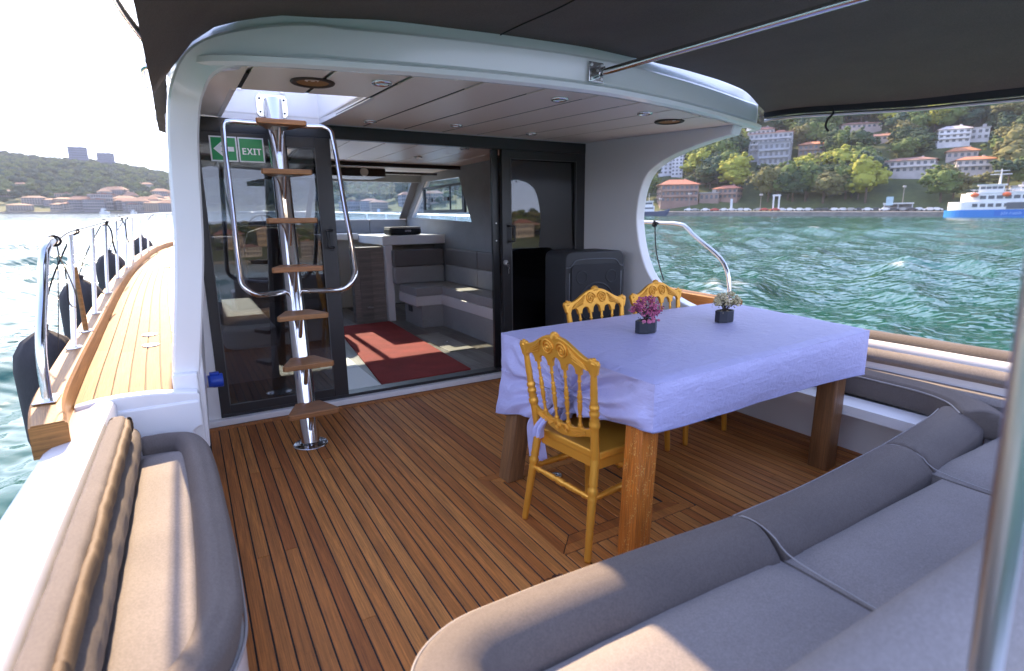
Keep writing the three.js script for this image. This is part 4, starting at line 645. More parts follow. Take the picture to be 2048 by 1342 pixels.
  const lo = new THREE.Shape(); lo.moveTo(-0.186, 0.035); for (let i = 0; i < 5; i++) { const a = lerp(-0.186, 0.186, i / 5), b = lerp(-0.186, 0.186, (i + 1) / 5), yA = 0.035 - 0.03 * Math.sin(i / 5 * Math.PI), yB = 0.035 - 0.03 * Math.sin((i + 1) / 5 * Math.PI); lo.bezierCurveTo(a + 0.012, yA - 0.024, b - 0.012, yB - 0.024, b, yB); } lo.lineTo(0.186, -0.01); lo.bezierCurveTo(0.12, -0.02, 0.08, -0.055, 0, -0.058); lo.bezierCurveTo(-0.08, -0.055, -0.12, -0.02, -0.186, -0.01);
  const low = new THREE.ExtrudeGeometry(lo, { depth: 0.012, bevelEnabled: true, bevelSize: 0.003, bevelThickness: 0.003, bevelSegments: 2, curveSegments: 8 }).translate(0, 0, -0.006);
  const orn2 = []; for (const z of [0.011, -0.011]) orn2.push(spiral(-0.028, -0.025, 0.02, 1, z), spiral(0.028, -0.025, 0.02, -1, z), ...[-1, 1].flatMap((sx) => [0, 1, 2].map((k) => tube([V(sx * (0.055 + k * 0.01), -0.02 - k * 0.006, z), V(sx * (0.1 + k * 0.01), -0.01 - k * 0.007, z), V(sx * (0.15), 0.002 - k * 0.006, z)], 0.003, 10, 5))));
  o.lowRail = place(low, 0.545); o.lowOrnament = place(join(orn2), 0.545);
  o.spindle = (i) => { const x0 = lerp(-0.186, 0.186, (i + 1) / 5), x1 = xs[i + 1], y0 = 0.545 + 0.035 - 0.03 * Math.sin((i + 1) / 5 * Math.PI), a = V(x0, y0 - 0.012, onBack(y0)), b = V(x1, 0.795, onBack(0.795)), L = a.distanceTo(b);
    const pr = [[0.009, 0]]; const m = (t, r) => pr.push([r, t * L]); m(0.04, 0.0085); m(0.05, 0.0115); m(0.075, 0.0115); m(0.085, 0.0075); m(0.2, 0.0068); m(0.205, 0.0105); m(0.225, 0.0105); m(0.235, 0.0068); m(0.34, 0.0105); m(0.4, 0.012); m(0.47, 0.0085); m(0.475, 0.012); m(0.505, 0.0125); m(0.515, 0.008); m(0.56, 0.0125); m(0.64, 0.009); m(0.655, 0.007); m(0.66, 0.0105); m(0.68, 0.0105); m(0.69, 0.007); m(0.84, 0.0065); m(0.845, 0.01); m(0.865, 0.01); m(0.875, 0.007); m(1, 0.008); return alongY(lathe(pr, 12), a, b); };
  o.stretcher = (a, b) => { const L = a.distanceTo(b), m = (t, r) => [r, t * L]; return alongY(lathe([m(0, 0.011), m(0.1, 0.0115), m(0.13, 0.0155), m(0.16, 0.0105), m(0.2, 0.0125), m(0.38, 0.016), m(0.42, 0.0115), m(0.45, 0.017), m(0.55, 0.017), m(0.58, 0.0115), m(0.62, 0.016), m(0.8, 0.0125), m(0.84, 0.0105), m(0.87, 0.0155), m(0.9, 0.0115), m(1, 0.011)], 12), a, b); };
  const yS = 0.265, kf = yS / (H - 0.03), ft = (sx) => V(sx * lerp(0.195, 0.178, kf), yS, lerp(0.185, 0.165, kf)), bt = (sx) => V(sx * lerp(0.215, 0.186, yS / (H - 0.02)), yS, lerp(-0.262, -0.192, yS / (H - 0.02)));
  o.stretchers = [[bt(-1), bt(1)], [ft(-1), ft(1)], [bt(-1), ft(-1)], [bt(1), ft(1)]].map(([a, b]) => o.stretcher(a, b));
  return o;
})();
function makeChair(label) {
  const t = new THREE.Group(); t.name = numbered('banquet_chair'); t.userData = { label, category: 'chair', group: 'gold banquet chairs round the table' }; scene.add(t);
  const o = chairParts; const st = part('seat', o.seat, gold, t); part('apron', o.apron, gold, st);
  for (const s of [-1, 1]) { part('leg', o.frontLeg(s), gold, t); part('back_post', o.backPost(s), gold, t); }
  for (let i = 0; i < 4; i++) part('spindle', o.spindle(i), gold, t);
  const c = part('crest_rail', o.crest, gold, t); part('scroll_carving', o.crestOrnament, gold, c); const l = part('lower_rail', o.lowRail, gold, t); part('scroll_carving', o.lowOrnament, gold, l);
  for (const g of o.stretchers) part('stretcher', g, gold, t); return t;
}
const chair1 = makeChair('gold banquet chair with its back to the open deck, pushed against the gathered cloth');
chair1.position.set(1.495, 0.001, -1.848); chair1.scale.z = 0.88; chair1.rotation.y = Math.PI / 2 + 0.10;
const place2 = (label, x, z, r) => { const c = chair1.clone(); c.name = numbered('banquet_chair'); c.userData = { ...chair1.userData, label }; c.position.set(x, 0.001, z); c.rotation.set(0, r, 0); c.scale.set(1.04, 1.045, 1.04); scene.add(c); };
place2('gold banquet chair showing its crest in front of the loudspeaker', 2.19, -2.43, 0.06); place2('gold banquet chair showing its crest in front of the white arch', 2.745, -2.46, 0.08);
// ---------------------------------------------------------------- pots of dried flowers
function flowerPot(x, y, z, name, label, cols, leafCol, seed, h, lean) {
  const r = rng(seed), t = thing(name, label, 'potted plant', 'small flower pots on the cloth'); const w = 0.058, oct = []; for (let i = 0; i < 8; i++) { const a = Math.PI / 8 + i * Math.PI / 4; oct.push([w * Math.cos(a) * 1.15, w * Math.sin(a) * 0.75]); }
  const potM = MP({ color: LIN(0.018, 0.021, 0.03), roughness: 0.4 });
  const inner = oct.map(([a, b]) => [a * 0.88, b * 0.86]);
  const pot = part('pot', join([extr(shapeOf(oct, [inner]), 0.062, 0.002, 2).rotateX(-Math.PI / 2).translate(x, y, z), extr(shapeOf(inner), 0.004).rotateX(-Math.PI / 2).translate(x, y + 0.003, z)]).rotateY(0), potM, t);
  part('soil', extr(shapeOf(oct.map(([a, b]) => [a * 0.9, b * 0.9])), 0.003).rotateX(-Math.PI / 2).translate(x, y + 0.05, z), MS({ color: LIN(0.16, 0.12, 0.07), roughness: 1, bumpMap: softBump, bumpScale: 0.01 }), t);
  const peb = []; for (let i = 0; i < 60; i++) peb.push(new THREE.IcosahedronGeometry(0.003 + 0.003 * r(), 0).translate(x + (r() - 0.5) * 0.095, y + 0.055, z + (r() - 0.5) * 0.06)); const pb = part('gravel', join(peb), MS({ color: LIN(0.34, 0.27, 0.17), roughness: 1 }), t); pb.userData.kind = 'stuff';
  const tips = [], twigs = [], petals = cols.map(() => []), leaves = [];
  for (let i = 0; i < 46; i++) {
    const a = r() * 6.28, e = Math.acos(1 - r() * 0.85), R = h * (0.62 + 0.38 * r()); const tip = V(x + lean[0] + Math.sin(e) * Math.cos(a) * R * 0.74, y + 0.075 + h * 0.16 + Math.cos(e) * R * 0.86, z + lean[1] + Math.sin(e) * Math.sin(a) * R * 0.66);
    twigs.push(tube([V(x + (r() - 0.5) * 0.02, y + 0.05, z + (r() - 0.5) * 0.02), V(lerp(x + lean[0] * 0.4, tip.x, 0.5) + (r() - 0.5) * 0.012, lerp(y + 0.07, tip.y, 0.55), lerp(z, tip.z, 0.45)), tip], 0.0011, 8, 4));
    for (let k = 0; k < 10; k++) { const p = tip.clone().add(V((r() - 0.5) * 0.03, (r() - 0.5) * 0.03, (r() - 0.5) * 0.03)); const g = new THREE.IcosahedronGeometry(1, 1); const q = g.attributes.position; const s = 0.0032 + 0.003 * r(); for (let n = 0; n < q.count; n++) { const f = 1 + 0.5 * PN.noise(q.getX(n) * 2 + k, q.getY(n) * 2 + i, q.getZ(n) * 2); q.setXYZ(n, q.getX(n) * s * f, q.getY(n) * s * f * 0.8, q.getZ(n) * s * f); } g.translate(p.x, p.y, p.z); petals[Math.floor(r() * cols.length)].push(g); }
    for (let k = 0; k < 4; k++) { const p = tip.clone().add(V((r() - 0.5) * 0.04, (r() - 0.7) * 0.04, (r() - 0.5) * 0.04)); leaves.push(new THREE.OctahedronGeometry(0.005, 0).scale(0.4, 1.3, 0.8).rotateX(r() * 3).rotateZ(r() * 3).translate(p.x, p.y, p.z)); }
  }
  part('twigs', join(twigs), MS({ color: LIN(0.06, 0.045, 0.035), roughness: 0.9 }), t);
  const big = [[], []]; if (cols.big) for (let i = 0; i < 9; i++) { const px = x + lean[0] * 0.4 + (r() - 0.45) * 0.10, pz = z + 0.02 + r() * 0.03, py = y + 0.062 + r() * 0.035; big[0].push(new THREE.IcosahedronGeometry(0.009 + 0.004 * r(), 1).scale(1, 0.8, 1).translate(px, py, pz)); }
  petals.forEach((g, i) => { const m = part('blossoms', join(g), MS({ color: LIN(...cols[i]), roughness: 0.8 }), t); m.userData.kind = 'stuff'; });
  if (big[0].length) { const m = part('large_blossoms', join(big[0]), MS({ color: LIN(0.52, 0.15, 0.27), roughness: 0.8 }), t); m.userData.kind = 'stuff'; }
  const lv = part('leaves', join(leaves), MS({ color: LIN(...leafCol), roughness: 0.9 }), t); lv.userData.kind = 'stuff';
}
{ const c1 = [[0.52, 0.10, 0.22], [0.38, 0.07, 0.18], [0.58, 0.17, 0.28]]; c1.big = true; flowerPot(2.059, 0.806, -2.12, 'pink_flower_pot', 'small black pot of pink dried flowers in the middle of the table', c1, [0.05, 0.03, 0.045], 5, 0.115, [0.002, 0.0]);
  flowerPot(2.655, 0.806, -2.10, 'cream_flower_pot', 'small black pot of cream dried flowers near the water side', [[0.62, 0.54, 0.33], [0.5, 0.43, 0.24], [0.68, 0.61, 0.42]], [0.2, 0.19, 0.09], 9, 0.10, [0.012, 0.0]); }
// ---------------------------------------------------------------- loudspeaker
{
  const t = thing('loudspeaker', 'tall black party loudspeaker beside the glass door', 'loudspeaker'); const cx = 2.89, z = -3.72, w = 0.56, H = 1.13;
  const rr = (w, h, r, c) => { const s = new THREE.Shape(); s.moveTo(-w / 2 + r, 0); s.lineTo(w / 2 - r, 0); s.quadraticCurveTo(w / 2, 0, w / 2, r); s.lineTo(w / 2, h - c); s.quadraticCurveTo(w / 2, h, w / 2 - c, h); s.lineTo(-w / 2 + c, h); s.quadraticCurveTo(-w / 2, h, -w / 2, h - c); s.lineTo(-w / 2, r); s.quadraticCurveTo(-w / 2, 0, -w / 2 + r, 0); return s; };
  const place = (g) => g.rotateY(-0.12).translate(cx, 0, z);
  const body = MP({ color: LIN(0.018, 0.018, 0.021), roughness: 0.5, bumpMap: weaveBump, bumpScale: 0.0006 });
  part('cabinet', place(extr(rr(w, H, 0.03, 0.07), 0.34, 0.014, 3).translate(0, 0.01, -0.19)), body, t);
  part('grille', place(extr(rr(w - 0.09, H - 0.14, 0.03, 0.05), 0.014, 0.004, 2).translate(0, 0.045, 0.164)), MS({ color: LIN(0.022, 0.022, 0.025), roughness: 0.75, bumpMap: weaveBump, bumpScale: 0.002 }), t);
  part('trim_line', place(tube([V(-w / 2 + 0.005, H - 0.115, 0.168), V(-w / 2 + 0.04, H - 0.112, 0.17), V(-w / 2 + 0.085, H - 0.065, 0.17), V(-w / 2 + 0.12, H - 0.055, 0.17), V(w / 2 - 0.12, H - 0.055, 0.17), V(w / 2 - 0.085, H - 0.065, 0.17), V(w / 2 - 0.04, H - 0.112, 0.17), V(w / 2 - 0.005, H - 0.115, 0.168)], 0.0035, 80, 6)), MP({ color: LIN(0.16, 0.17, 0.19), roughness: 0.3, metalness: 0.6 }), t);
  for (const s of [-1, 1]) part('side_strip', place(bb(s * (w / 2 - 0.034) - 0.003, s * (w / 2 - 0.034) + 0.003, 0.08, H - 0.16, 0.164, 0.1695)), MP({ color: LIN(0.2, 0.21, 0.23), roughness: 0.3, metalness: 0.6 }), t);
  for (const [y, r] of [[0.72, 0.165], [0.33, 0.165]]) part('woofer_ring', place(new THREE.TorusGeometry(r, 0.007, 8, 44).translate(0, y, 0.183)), MP({ color: LIN(0.028, 0.028, 0.032), roughness: 0.4 }), t);
  for (const sx of [-1, 1]) part('tweeter_ring', place(new THREE.TorusGeometry(0.05, 0.004, 8, 30).translate(sx * 0.14, 0.935, 0.183)), MP({ color: LIN(0.026, 0.026, 0.03), roughness: 0.4 }), t);
  const c = document.createElement('canvas'); c.width = 128; c.height = 128; const g = c.getContext('2d'); g.fillStyle = '#1b1718'; g.fillRect(0, 0, 128, 128); g.fillStyle = '#9a3a40'; for (const [x, h] of [[14, 96], [44, 80], [74, 96], [104, 60]]) g.fillRect(x, 16, 12, h);
  const tx = new THREE.CanvasTexture(c); tx.colorSpace = THREE.SRGBColorSpace; part('badge', place(box(0.09, 0.06, 0.004, -0.06, 0.50, 0.186)), MS({ map: tx, roughness: 0.5 }), t);
}

// ---------------------------------------------------------------- litter on the deck
{
  const t = thing('dry_leaf', 'small dry brown leaf lying on the planks before the near chair leg', 'leaf'), m = MS({ color: LIN(0.10, 0.035, 0.015), roughness: 0.9, side: THREE.DoubleSide });
  const rows = []; for (let i = 0; i <= 10; i++) { const k = i / 10, w = 0.014 * Math.sin(k * Math.PI) * (1 + 0.3 * Math.sin(i * 2.4)); rows.push([-1, 0, 1].map((q) => V(1.10 + k * 0.05 + q * w * 0.4, 0.003 + 0.006 * Math.abs(q) + 0.003 * Math.sin(i), -1.60 + k * 0.02 - q * w))); }
  part('blade', gridGeo(rows), m, t); part('stalk', tube([V(1.10, 0.003, -1.60), V(1.08, 0.004, -1.605), V(1.06, 0.002, -1.60)], 0.0012, 10, 5), m, t);
  const u = thing('dry_twig', 'thin dry twig lying on the planks beside the dry leaf', 'twig'); part('stem', tube([V(1.0, 0.003, -1.60), V(1.04, 0.004, -1.585), V(1.09, 0.003, -1.565)], 0.0016, 12, 5), m, u); part('side_shoot', tube([V(1.04, 0.004, -1.585), V(1.05, 0.005, -1.605), V(1.07, 0.003, -1.61)], 0.001, 8, 5), m, u);
}

// ================================================================ salon seen through the doors
{
  const vin = [[0.30, 0.28, 0.255], [0.26, 0.24, 0.215], [0.34, 0.32, 0.295], [0.23, 0.20, 0.175]].map((c) => MP({ color: LIN(...c), map: grainTex, roughness: 0.35 }));
  const fl = struct('salon_floor', bb(0.07, 3.285, -0.1, -0.006, -9.5, -4.43), MS({ color: LIN(0.12, 0.11, 0.1), roughness: 0.8 }), 'grey wood-look floor of the salon');
  const r = rng(5); for (let k = 0; k < 26; k++) { let z = -9.2 + r() * 0.6; while (z < -4.45) { const e = Math.min(-4.44, z + 0.75 + r() * 0.3); part('floor_plank', plankGeo(0.08 + k * 0.122, 0.08 + k * 0.122 + 0.1205, z, e - 0.001, 0.0, 0.006, 0.0008), vin[Math.floor(r() * 4)], fl); z = e; } }
  struct('floor_hatch', bb(2.33, 2.62, 0.002, 0.008, -6.35, -5.35, 0.002), MP({ color: LIN(0.50, 0.48, 0.44), map: grainTex, roughness: 0.4 }), 'pale floor hatch with bright edge');
  for (const [z, l] of [[-6.36, 'farther bright edge strip of the floor hatch'], [-5.345, 'nearer bright edge strip of the floor hatch']]) { const s = solo('edge_strip', bb(2.33, 2.63, 0.003, 0.011, z - 0.006, z + 0.006), steelDull, l, 'trim'); }
  const ring = thing('lift_ring', 'small steel lift ring on the pale floor hatch', 'floor fitting'); part('plate', new THREE.CylinderGeometry(0.03, 0.03, 0.004, 20).translate(2.47, 0.011, -5.75), steelDull, ring); part('ring', new THREE.TorusGeometry(0.018, 0.004, 6, 18).rotateX(1.2).translate(2.48, 0.024, -5.75), steel, ring);
  for (const [z0, z1, l] of [[-5.25, -4.47, 'white floor board beside the carpet near the door'], [-6.3, -5.26, 'white floor board beside the carpet further inside']]) solo('floor_board', bb(0.98, 1.318, 0.001, 0.007, z0, z1, 0.002), MP({ color: LIN(0.62, 0.62, 0.62), roughness: 0.4 }), l, 'floor board');
  // carpet
  const pile = tex(512, 512, (u, v) => { const a = fbm(u, v, 5, 5, 4, 3), b = fbm(u, v, 200, 200, 2, 9); return 0.62 + 0.24 * a + 0.22 * b; }, { rep: [1 / 0.8, 1 / 0.8] });
  const carpet = extr(shapeOf([[1.325, 4.535], [2.20, 4.575], [2.355, 7.49], [1.60, 7.45]].map(([x, z]) => [x, z])), 0.010, 0.003, 2).rotateX(-Math.PI / 2);
  solo('carpet', carpet.translate(0, 0.002, 0), MP({ color: LIN(0.42, 0.045, 0.035), map: pile, roughness: 0.95, sheen: 0.4, sheenColor: LIN(0.6, 0.15, 0.12), sheenRoughness: 0.5, bumpMap: softBump, bumpScale: 0.004 }), 'red carpet runner from the doorway into the salon', 'carpet');
  // L-shaped bench
  const b = thing('salon_bench', 'grey L-shaped salon bench with white trim', 'bench');
  part('base', bb(2.58, 3.26, 0.0, 0.295, -7.45, -6.80), greyVinyl, b); part('base', bb(2.885, 3.26, 0.0, 0.295, -6.795, -4.6), greyVinyl, b);
  const L = (g0, y0, y1, m, nm) => part(nm, extr(shapeOf([[2.50 - g0, 7.45], [2.50 - g0, 6.78 - g0 * 0], [2.86 - g0, 6.78], [2.86 - g0, 4.52], [3.27, 4.52], [3.27, 7.45]].map(([x, z]) => [x, z])), y1 - y0 - 0.012, 0.006, 2).rotateX(-Math.PI / 2).translate(0, y0 + 0.006, 0), m, b);
  L(0.0, 0.297, 0.425, MP({ color: LIN(0.66, 0.62, 0.60), roughness: 0.4 }), 'trim_board'); L(-0.01, 0.427, 0.535, greyVinyl, 'seat_cushion');
  const back = (x0, x1, z0, z1) => { part('back_cushion', bb(x0, x1, 0.538, 0.775, z0, z1, 0.02), greyVinyl, b); part('head_cushion', bb(x0, x1, 0.777, 1.005, z0 , z1, 0.02), darkVinyl, b); };
  back(2.43, 3.17, -7.50, -7.38); back(3.18, 3.28, -7.36, -6.35); back(3.18, 3.28, -6.34, -5.4); back(3.18, 3.28, -5.39, -4.55);
  part('socket', bb(2.573, 2.58, 0.17, 0.25, -7.3, -7.16), blackPlastic, b);
  // counters and cabinets
  const wh = MP({ color: LIN(0.80, 0.77, 0.74), roughness: 0.4 }), lam = MP({ color: LIN(0.36, 0.315, 0.28), map: grainTex, roughness: 0.45 });
  const c = thing('salon_counter', 'white counter top with grey cabinet below it behind the bench', 'counter');
  part('counter_top', bb(2.33, 3.28, 1.07, 1.2, -9.1, -7.53, 0.012), wh, c); part('counter_top', bb(0.3, 2.328, 1.12, 1.215, -9.1, -8.75, 0.01), wh, c);
  part('end_panel', bb(2.36, 2.46, 0.0, 1.068, -7.64, -7.52, 0.004), wh, c); part('recess_back', bb(2.46, 3.28, 0.80, 1.068, -8.02, -7.96), lam, c);
  part('front_panel', bb(1.92, 2.355, 0.0, 1.05, -7.75, -7.60, 0.004), lam, c); part('front_panel', bb(1.3, 1.915, 0.0, 1.10, -8.95, -8.8, 0.004), MP({ color: LIN(0.09, 0.06, 0.045), map: grainTex, roughness: 0.4 }), c);
  const dr = part('cabinet_door', bb(2.0, 2.17, 0.04, 1.0, -7.598, -7.585, 0.004), MP({ color: LIN(0.29, 0.26, 0.235), map: grainTex, roughness: 0.4 }), c); part('latch', join([rod(V(2.11, 0.22, -7.585), V(2.11, 0.22, -7.545), 0.012), rod(V(2.07, 0.22, -7.55), V(2.15, 0.22, -7.55), 0.011)]), steelDull, dr);
  part('latch', rod(V(1.72, 0.42, -8.8), V(1.72, 0.42, -8.76), 0.014), steelDull, c);
  // black zipped bag
  const bag = thing('black_bag', 'black padded bag with white lettering lying on the white counter', 'bag');
  part('shell', box(0.47, 0.10, 0.30, 2.69, 1.255, -7.72, 0.035), MS({ color: LIN(0.012, 0.012, 0.013), map: weaveMap, roughness: 0.8, bumpMap: weaveBump, bumpScale: 0.002 }), bag);
  part('lid', box(0.45, 0.03, 0.29, 2.69, 1.302, -7.72, 0.014), MS({ color: LIN(0.30, 0.27, 0.25), map: weaveMap, roughness: 0.85 }), bag);
  { const cv = document.createElement('canvas'); cv.width = 512; cv.height = 160; const g = cv.getContext('2d'); g.fillStyle = '#161617'; g.fillRect(0, 0, 512, 160); g.fillStyle = '#d9d9d9'; g.font = 'bold 92px sans-serif'; g.textAlign = 'center'; g.fillText('LAND', 256, 92); const tx = new THREE.CanvasTexture(cv); tx.colorSpace = THREE.SRGBColorSpace; part('lettering', new THREE.PlaneGeometry(0.19, 0.06).translate(2.72, 1.255, -7.5685), MS({ map: tx, roughness: 0.8 }), bag); }
  // helm seat and wheel on the port side, their shapes show through the tinted glass
  const hs = thing('captain_chair', 'dark high-backed helm chair behind the tinted glass', 'seat'); part('back', extr(shapeOf([[0.62, 0.5], [1.56, 0.5], [1.56, 1.0], [1.50, 1.22], [1.38, 1.32], [0.85, 1.34], [0.68, 1.28], [0.62, 1.1]]), 0.12, 0.02, 3).translate(0, 0, -7.9), darkVinyl, hs); part('seat', bb(0.65, 1.62, 0.35, 0.5, -8.3, -7.92, 0.03), darkVinyl, hs); part('pedestal', bb(0.75, 1.5, 0, 0.35, -8.25, -7.95, 0.01), upholster, hs);
  const hw = thing('steering_console', 'dark steering wheel on its console behind the tinted glass', 'steering wheel'); part('rim', new THREE.TorusGeometry(0.19, 0.014, 10, 40).rotateX(-0.3).translate(0.95, 1.32, -8.55), blackPlastic, hw); for (let k = 0; k < 3; k++) part('spoke', rod(V(0.95, 1.32, -8.55), V(0.95 + 0.19 * Math.sin(k * 2.094), 1.32 + 0.18 * Math.cos(k * 2.094), -8.55), 0.009), steelDull, hw); part('console', bb(0.6, 1.4, 1.216, 1.36, -9.05, -8.65, 0.03), blackMatte, hw);
  // port bench opposite, seen dim through the glass
  const pb = thing('port_salon_bench', 'grey port bench behind the tinted glass panel', 'bench'); part('seat', bb(0.08, 0.62, 0.30, 0.48, -7.6, -5.3, 0.03), greyVinyl, pb); part('base', bb(0.08, 0.6, 0, 0.298, -7.6, -5.3), wh, pb); part('back', bb(0.08, 0.2, 0.482, 0.95, -7.6, -5.3, 0.03), darkVinyl, pb);
  // walls, windscreen, ceiling inside
  const lining = (x, t, more = []) => { const g = extr(shapeOf([[-9.5, 0], [-9.5, 1.3], [-9.2, 1.4], [-8.42, 2.12], [-4.45, 2.12], [-4.45, 0]], [[[-8.93, 1.455], [-8.22, 1.985], [-6.99, 1.97], [-6.63, 1.375]], ...more]), t, 0, 1); g.rotateY(-Math.PI / 2); return g.translate(x + t, 0, 0); };
  struct('lining_starboard', lining(3.262, 0.02), upholster, 'grey upholstered salon side'); struct('lining_port', lining(0.072, 0.02, [[[-6.2, 1.25], [-6.2, 1.88], [-4.75, 1.9], [-4.75, 1.25]]]), upholster, 'grey upholstered salon side behind the glass');
  const fp = struct('forward_panel', null, null, 'grey upholstered panels under the windscreen');
  for (const [x0, x1] of [[0.1, 1.15], [1.155, 2.0], [2.005, 2.62], [2.625, 3.26]]) part('panel', bb(x0, x1, 1.2, 1.425, -9.24, -9.12, 0.012), upholster, fp);
  struct('forward_bulkhead', bb(-0.06, 3.35, -0.1, 1.43, -9.5, -9.245), gelSoft, 'white front wall of the cabin under the windscreen');
  const ws = thing('windscreen', 'wide sloping windscreen at the front of the salon', 'windscreen'); const sl = (x, k, o = 0) => V(x, lerp(1.43, 1.98, k), lerp(-9.15, -8.48, k) + o);
  const quad = (a, b, c, d, t) => { const n = V(0, 0.67, 0.55).normalize().multiplyScalar(t), P = [a, b, c, d], Q = P.map((p) => p.clone().add(n)), g = new THREE.BufferGeometry(), pos = []; const f = (...v) => { for (const [i, j, k] of [[0, 1, 2], [0, 2, 3]]) for (const q of [v[i], v[j], v[k]]) pos.push(q.x, q.y, q.z); }; f(...Q); f(P[3], P[2], P[1], P[0]); for (let i = 0; i < 4; i++) f(P[i], P[(i + 1) % 4], Q[(i + 1) % 4], Q[i]); g.setAttribute('position', new THREE.Float32BufferAttribute(pos, 3)); g.setAttribute('uv', new THREE.Float32BufferAttribute(new Float32Array(pos.length / 3 * 2), 2)); g.computeVertexNormals(); return g; };
  for (const [x0, x1] of [[0.28, 1.62], [1.70, 3.14]]) part('pane', quad(sl(x0, 0), sl(x1, 0), sl(x1, 1), sl(x0, 1), 0.006), glassWin, ws);
  part('mullion', quad(sl(1.622, 0), sl(1.698, 0), sl(1.698, 1), sl(1.622, 1), 0.04), darkVinyl, ws);
  part('corner_pillar', quad(sl(3.142, 0), sl(3.30, 0), sl(3.32, 1), sl(3.142, 1), 0.07), darkVinyl, ws); part('corner_pillar', quad(sl(0.05, 0), sl(0.278, 0), sl(0.278, 1), sl(0.05, 1), 0.07), darkVinyl, ws);
  part('header', bb(0.07, 3.28, 1.982, 2.12, -8.52, -8.38), upholster, ws);
  const sw = thing('side_window', 'sloping starboard salon window beside the windscreen', 'window'); part('pane', (() => { const g = extr(shapeOf([[-8.96, 1.45], [-8.24, 1.99], [-6.985, 1.975], [-6.615, 1.37]]), 0.006); g.rotateY(-Math.PI / 2); return g.translate(3.33, 0, 0); })(), glassWin, sw);
  const vf = part('vent_frame', (() => { const g = extr(shapeOf([[-8.35, 1.52], [-8.35, 1.9], [-6.85, 1.9], [-6.85, 1.50]], [[[-8.30, 1.56], [-8.30, 1.87], [-6.92, 1.87], [-6.92, 1.54]]]), 0.03, 0.003, 1); g.rotateY(-Math.PI / 2); return g.translate(3.30, 0, 0); })(), blackPlastic, sw);
  part('bar', bb(3.275, 3.295, 1.55, 1.88, -7.35, -7.335), blackPlastic, vf); for (const z of [-8.05, -7.45]) part('latch', bb(3.262, 3.29, 1.675, 1.73, z - 0.07, z + 0.07, 0.004), blackPlastic, vf);
  const pw = thing('port_side_window', 'port salon window behind the tinted glass', 'window'); part('pane', (() => { const g = extr(shapeOf([[-8.96, 1.45], [-8.24, 1.99], [-6.985, 1.975], [-6.615, 1.37]]), 0.006); g.rotateY(-Math.PI / 2); return g.translate(0.02, 0, 0); })(), glassWin, pw);
  { const w2 = thing('port_salon_window', 'wide port salon window hidden behind the ladder side panel', 'window'); part('pane', bb(0.0, 0.006, 1.24, 1.92, -6.22, -4.73), glassWin, w2); }
  const ce = struct('salon_ceiling', bb(0.07, 3.28, 2.118, 2.2, -8.5, -4.3), caulk, 'panelled salon ceiling'); const cp = MP({ color: LIN(0.76, 0.58, 0.46), roughness: 0.3 });
  const cx = [0.09, 0.4, 0.72, 1.04, 1.36, 1.68, 2.0, 2.32, 2.64, 2.96, 3.26]; for (let i = 0; i < 10; i++) { part('panel', bb(cx[i] + 0.004, cx[i + 1] - 0.004, 2.103, 2.1175, -6.9, -4.32, 0.003), cp, ce); part('panel', bb(cx[i] + 0.004, cx[i + 1] - 0.004, 2.088, 2.1175, -8.4, -7.0, 0.003), panelMat, ce); }
  part('beam', bb(0.09, 3.26, 2.06, 2.117, -6.99, -6.92, 0.004), MS({ color: LIN(0.03, 0.02, 0.018), roughness: 0.5 }), ce);
  const ub = thing('ceiling_unit', 'dark brown overhead box with a round white speaker', 'overhead unit'); part('box', bb(1.4, 2.42, 1.985, 2.086, -8.1, -7.5, 0.006), MP({ color: LIN(0.055, 0.03, 0.024), map: grainTex, roughness: 0.4 }), ub); part('speaker', join([new THREE.CylinderGeometry(0.05, 0.055, 0.02, 24).rotateX(Math.PI / 2).translate(2.13, 2.04, -7.49), new THREE.TorusGeometry(0.03, 0.006, 6, 20).translate(2.13, 2.04, -7.478)]), panelMat, ub);
  solo('curtain_rail', bb(2.43, 3.2, 2.03, 2.062, -7.62, -7.58, 0.004), MS({ color: LIN(0.028, 0.018, 0.015), roughness: 0.4 }), 'long dark rail under the salon ceiling', 'rail');
  [[2.5, -5.2, 'nearer'], [2.35, -6.1, 'farther']].forEach(([x, z, w]) => { const t = thing('salon_downlight', w + ' of the two bright chrome lamps in the salon ceiling', 'ceiling light', 'salon downlights'); part('ring', new THREE.TorusGeometry(0.04, 0.01, 8, 24).rotateX(Math.PI / 2).translate(x, 2.10, z), steel, t); part('lens', new THREE.CylinderGeometry(0.034, 0.034, 0.005, 18).translate(x, 2.1, z), MP({ color: LIN(0.8, 0.8, 0.8), roughness: 0.2 }), t); });
}

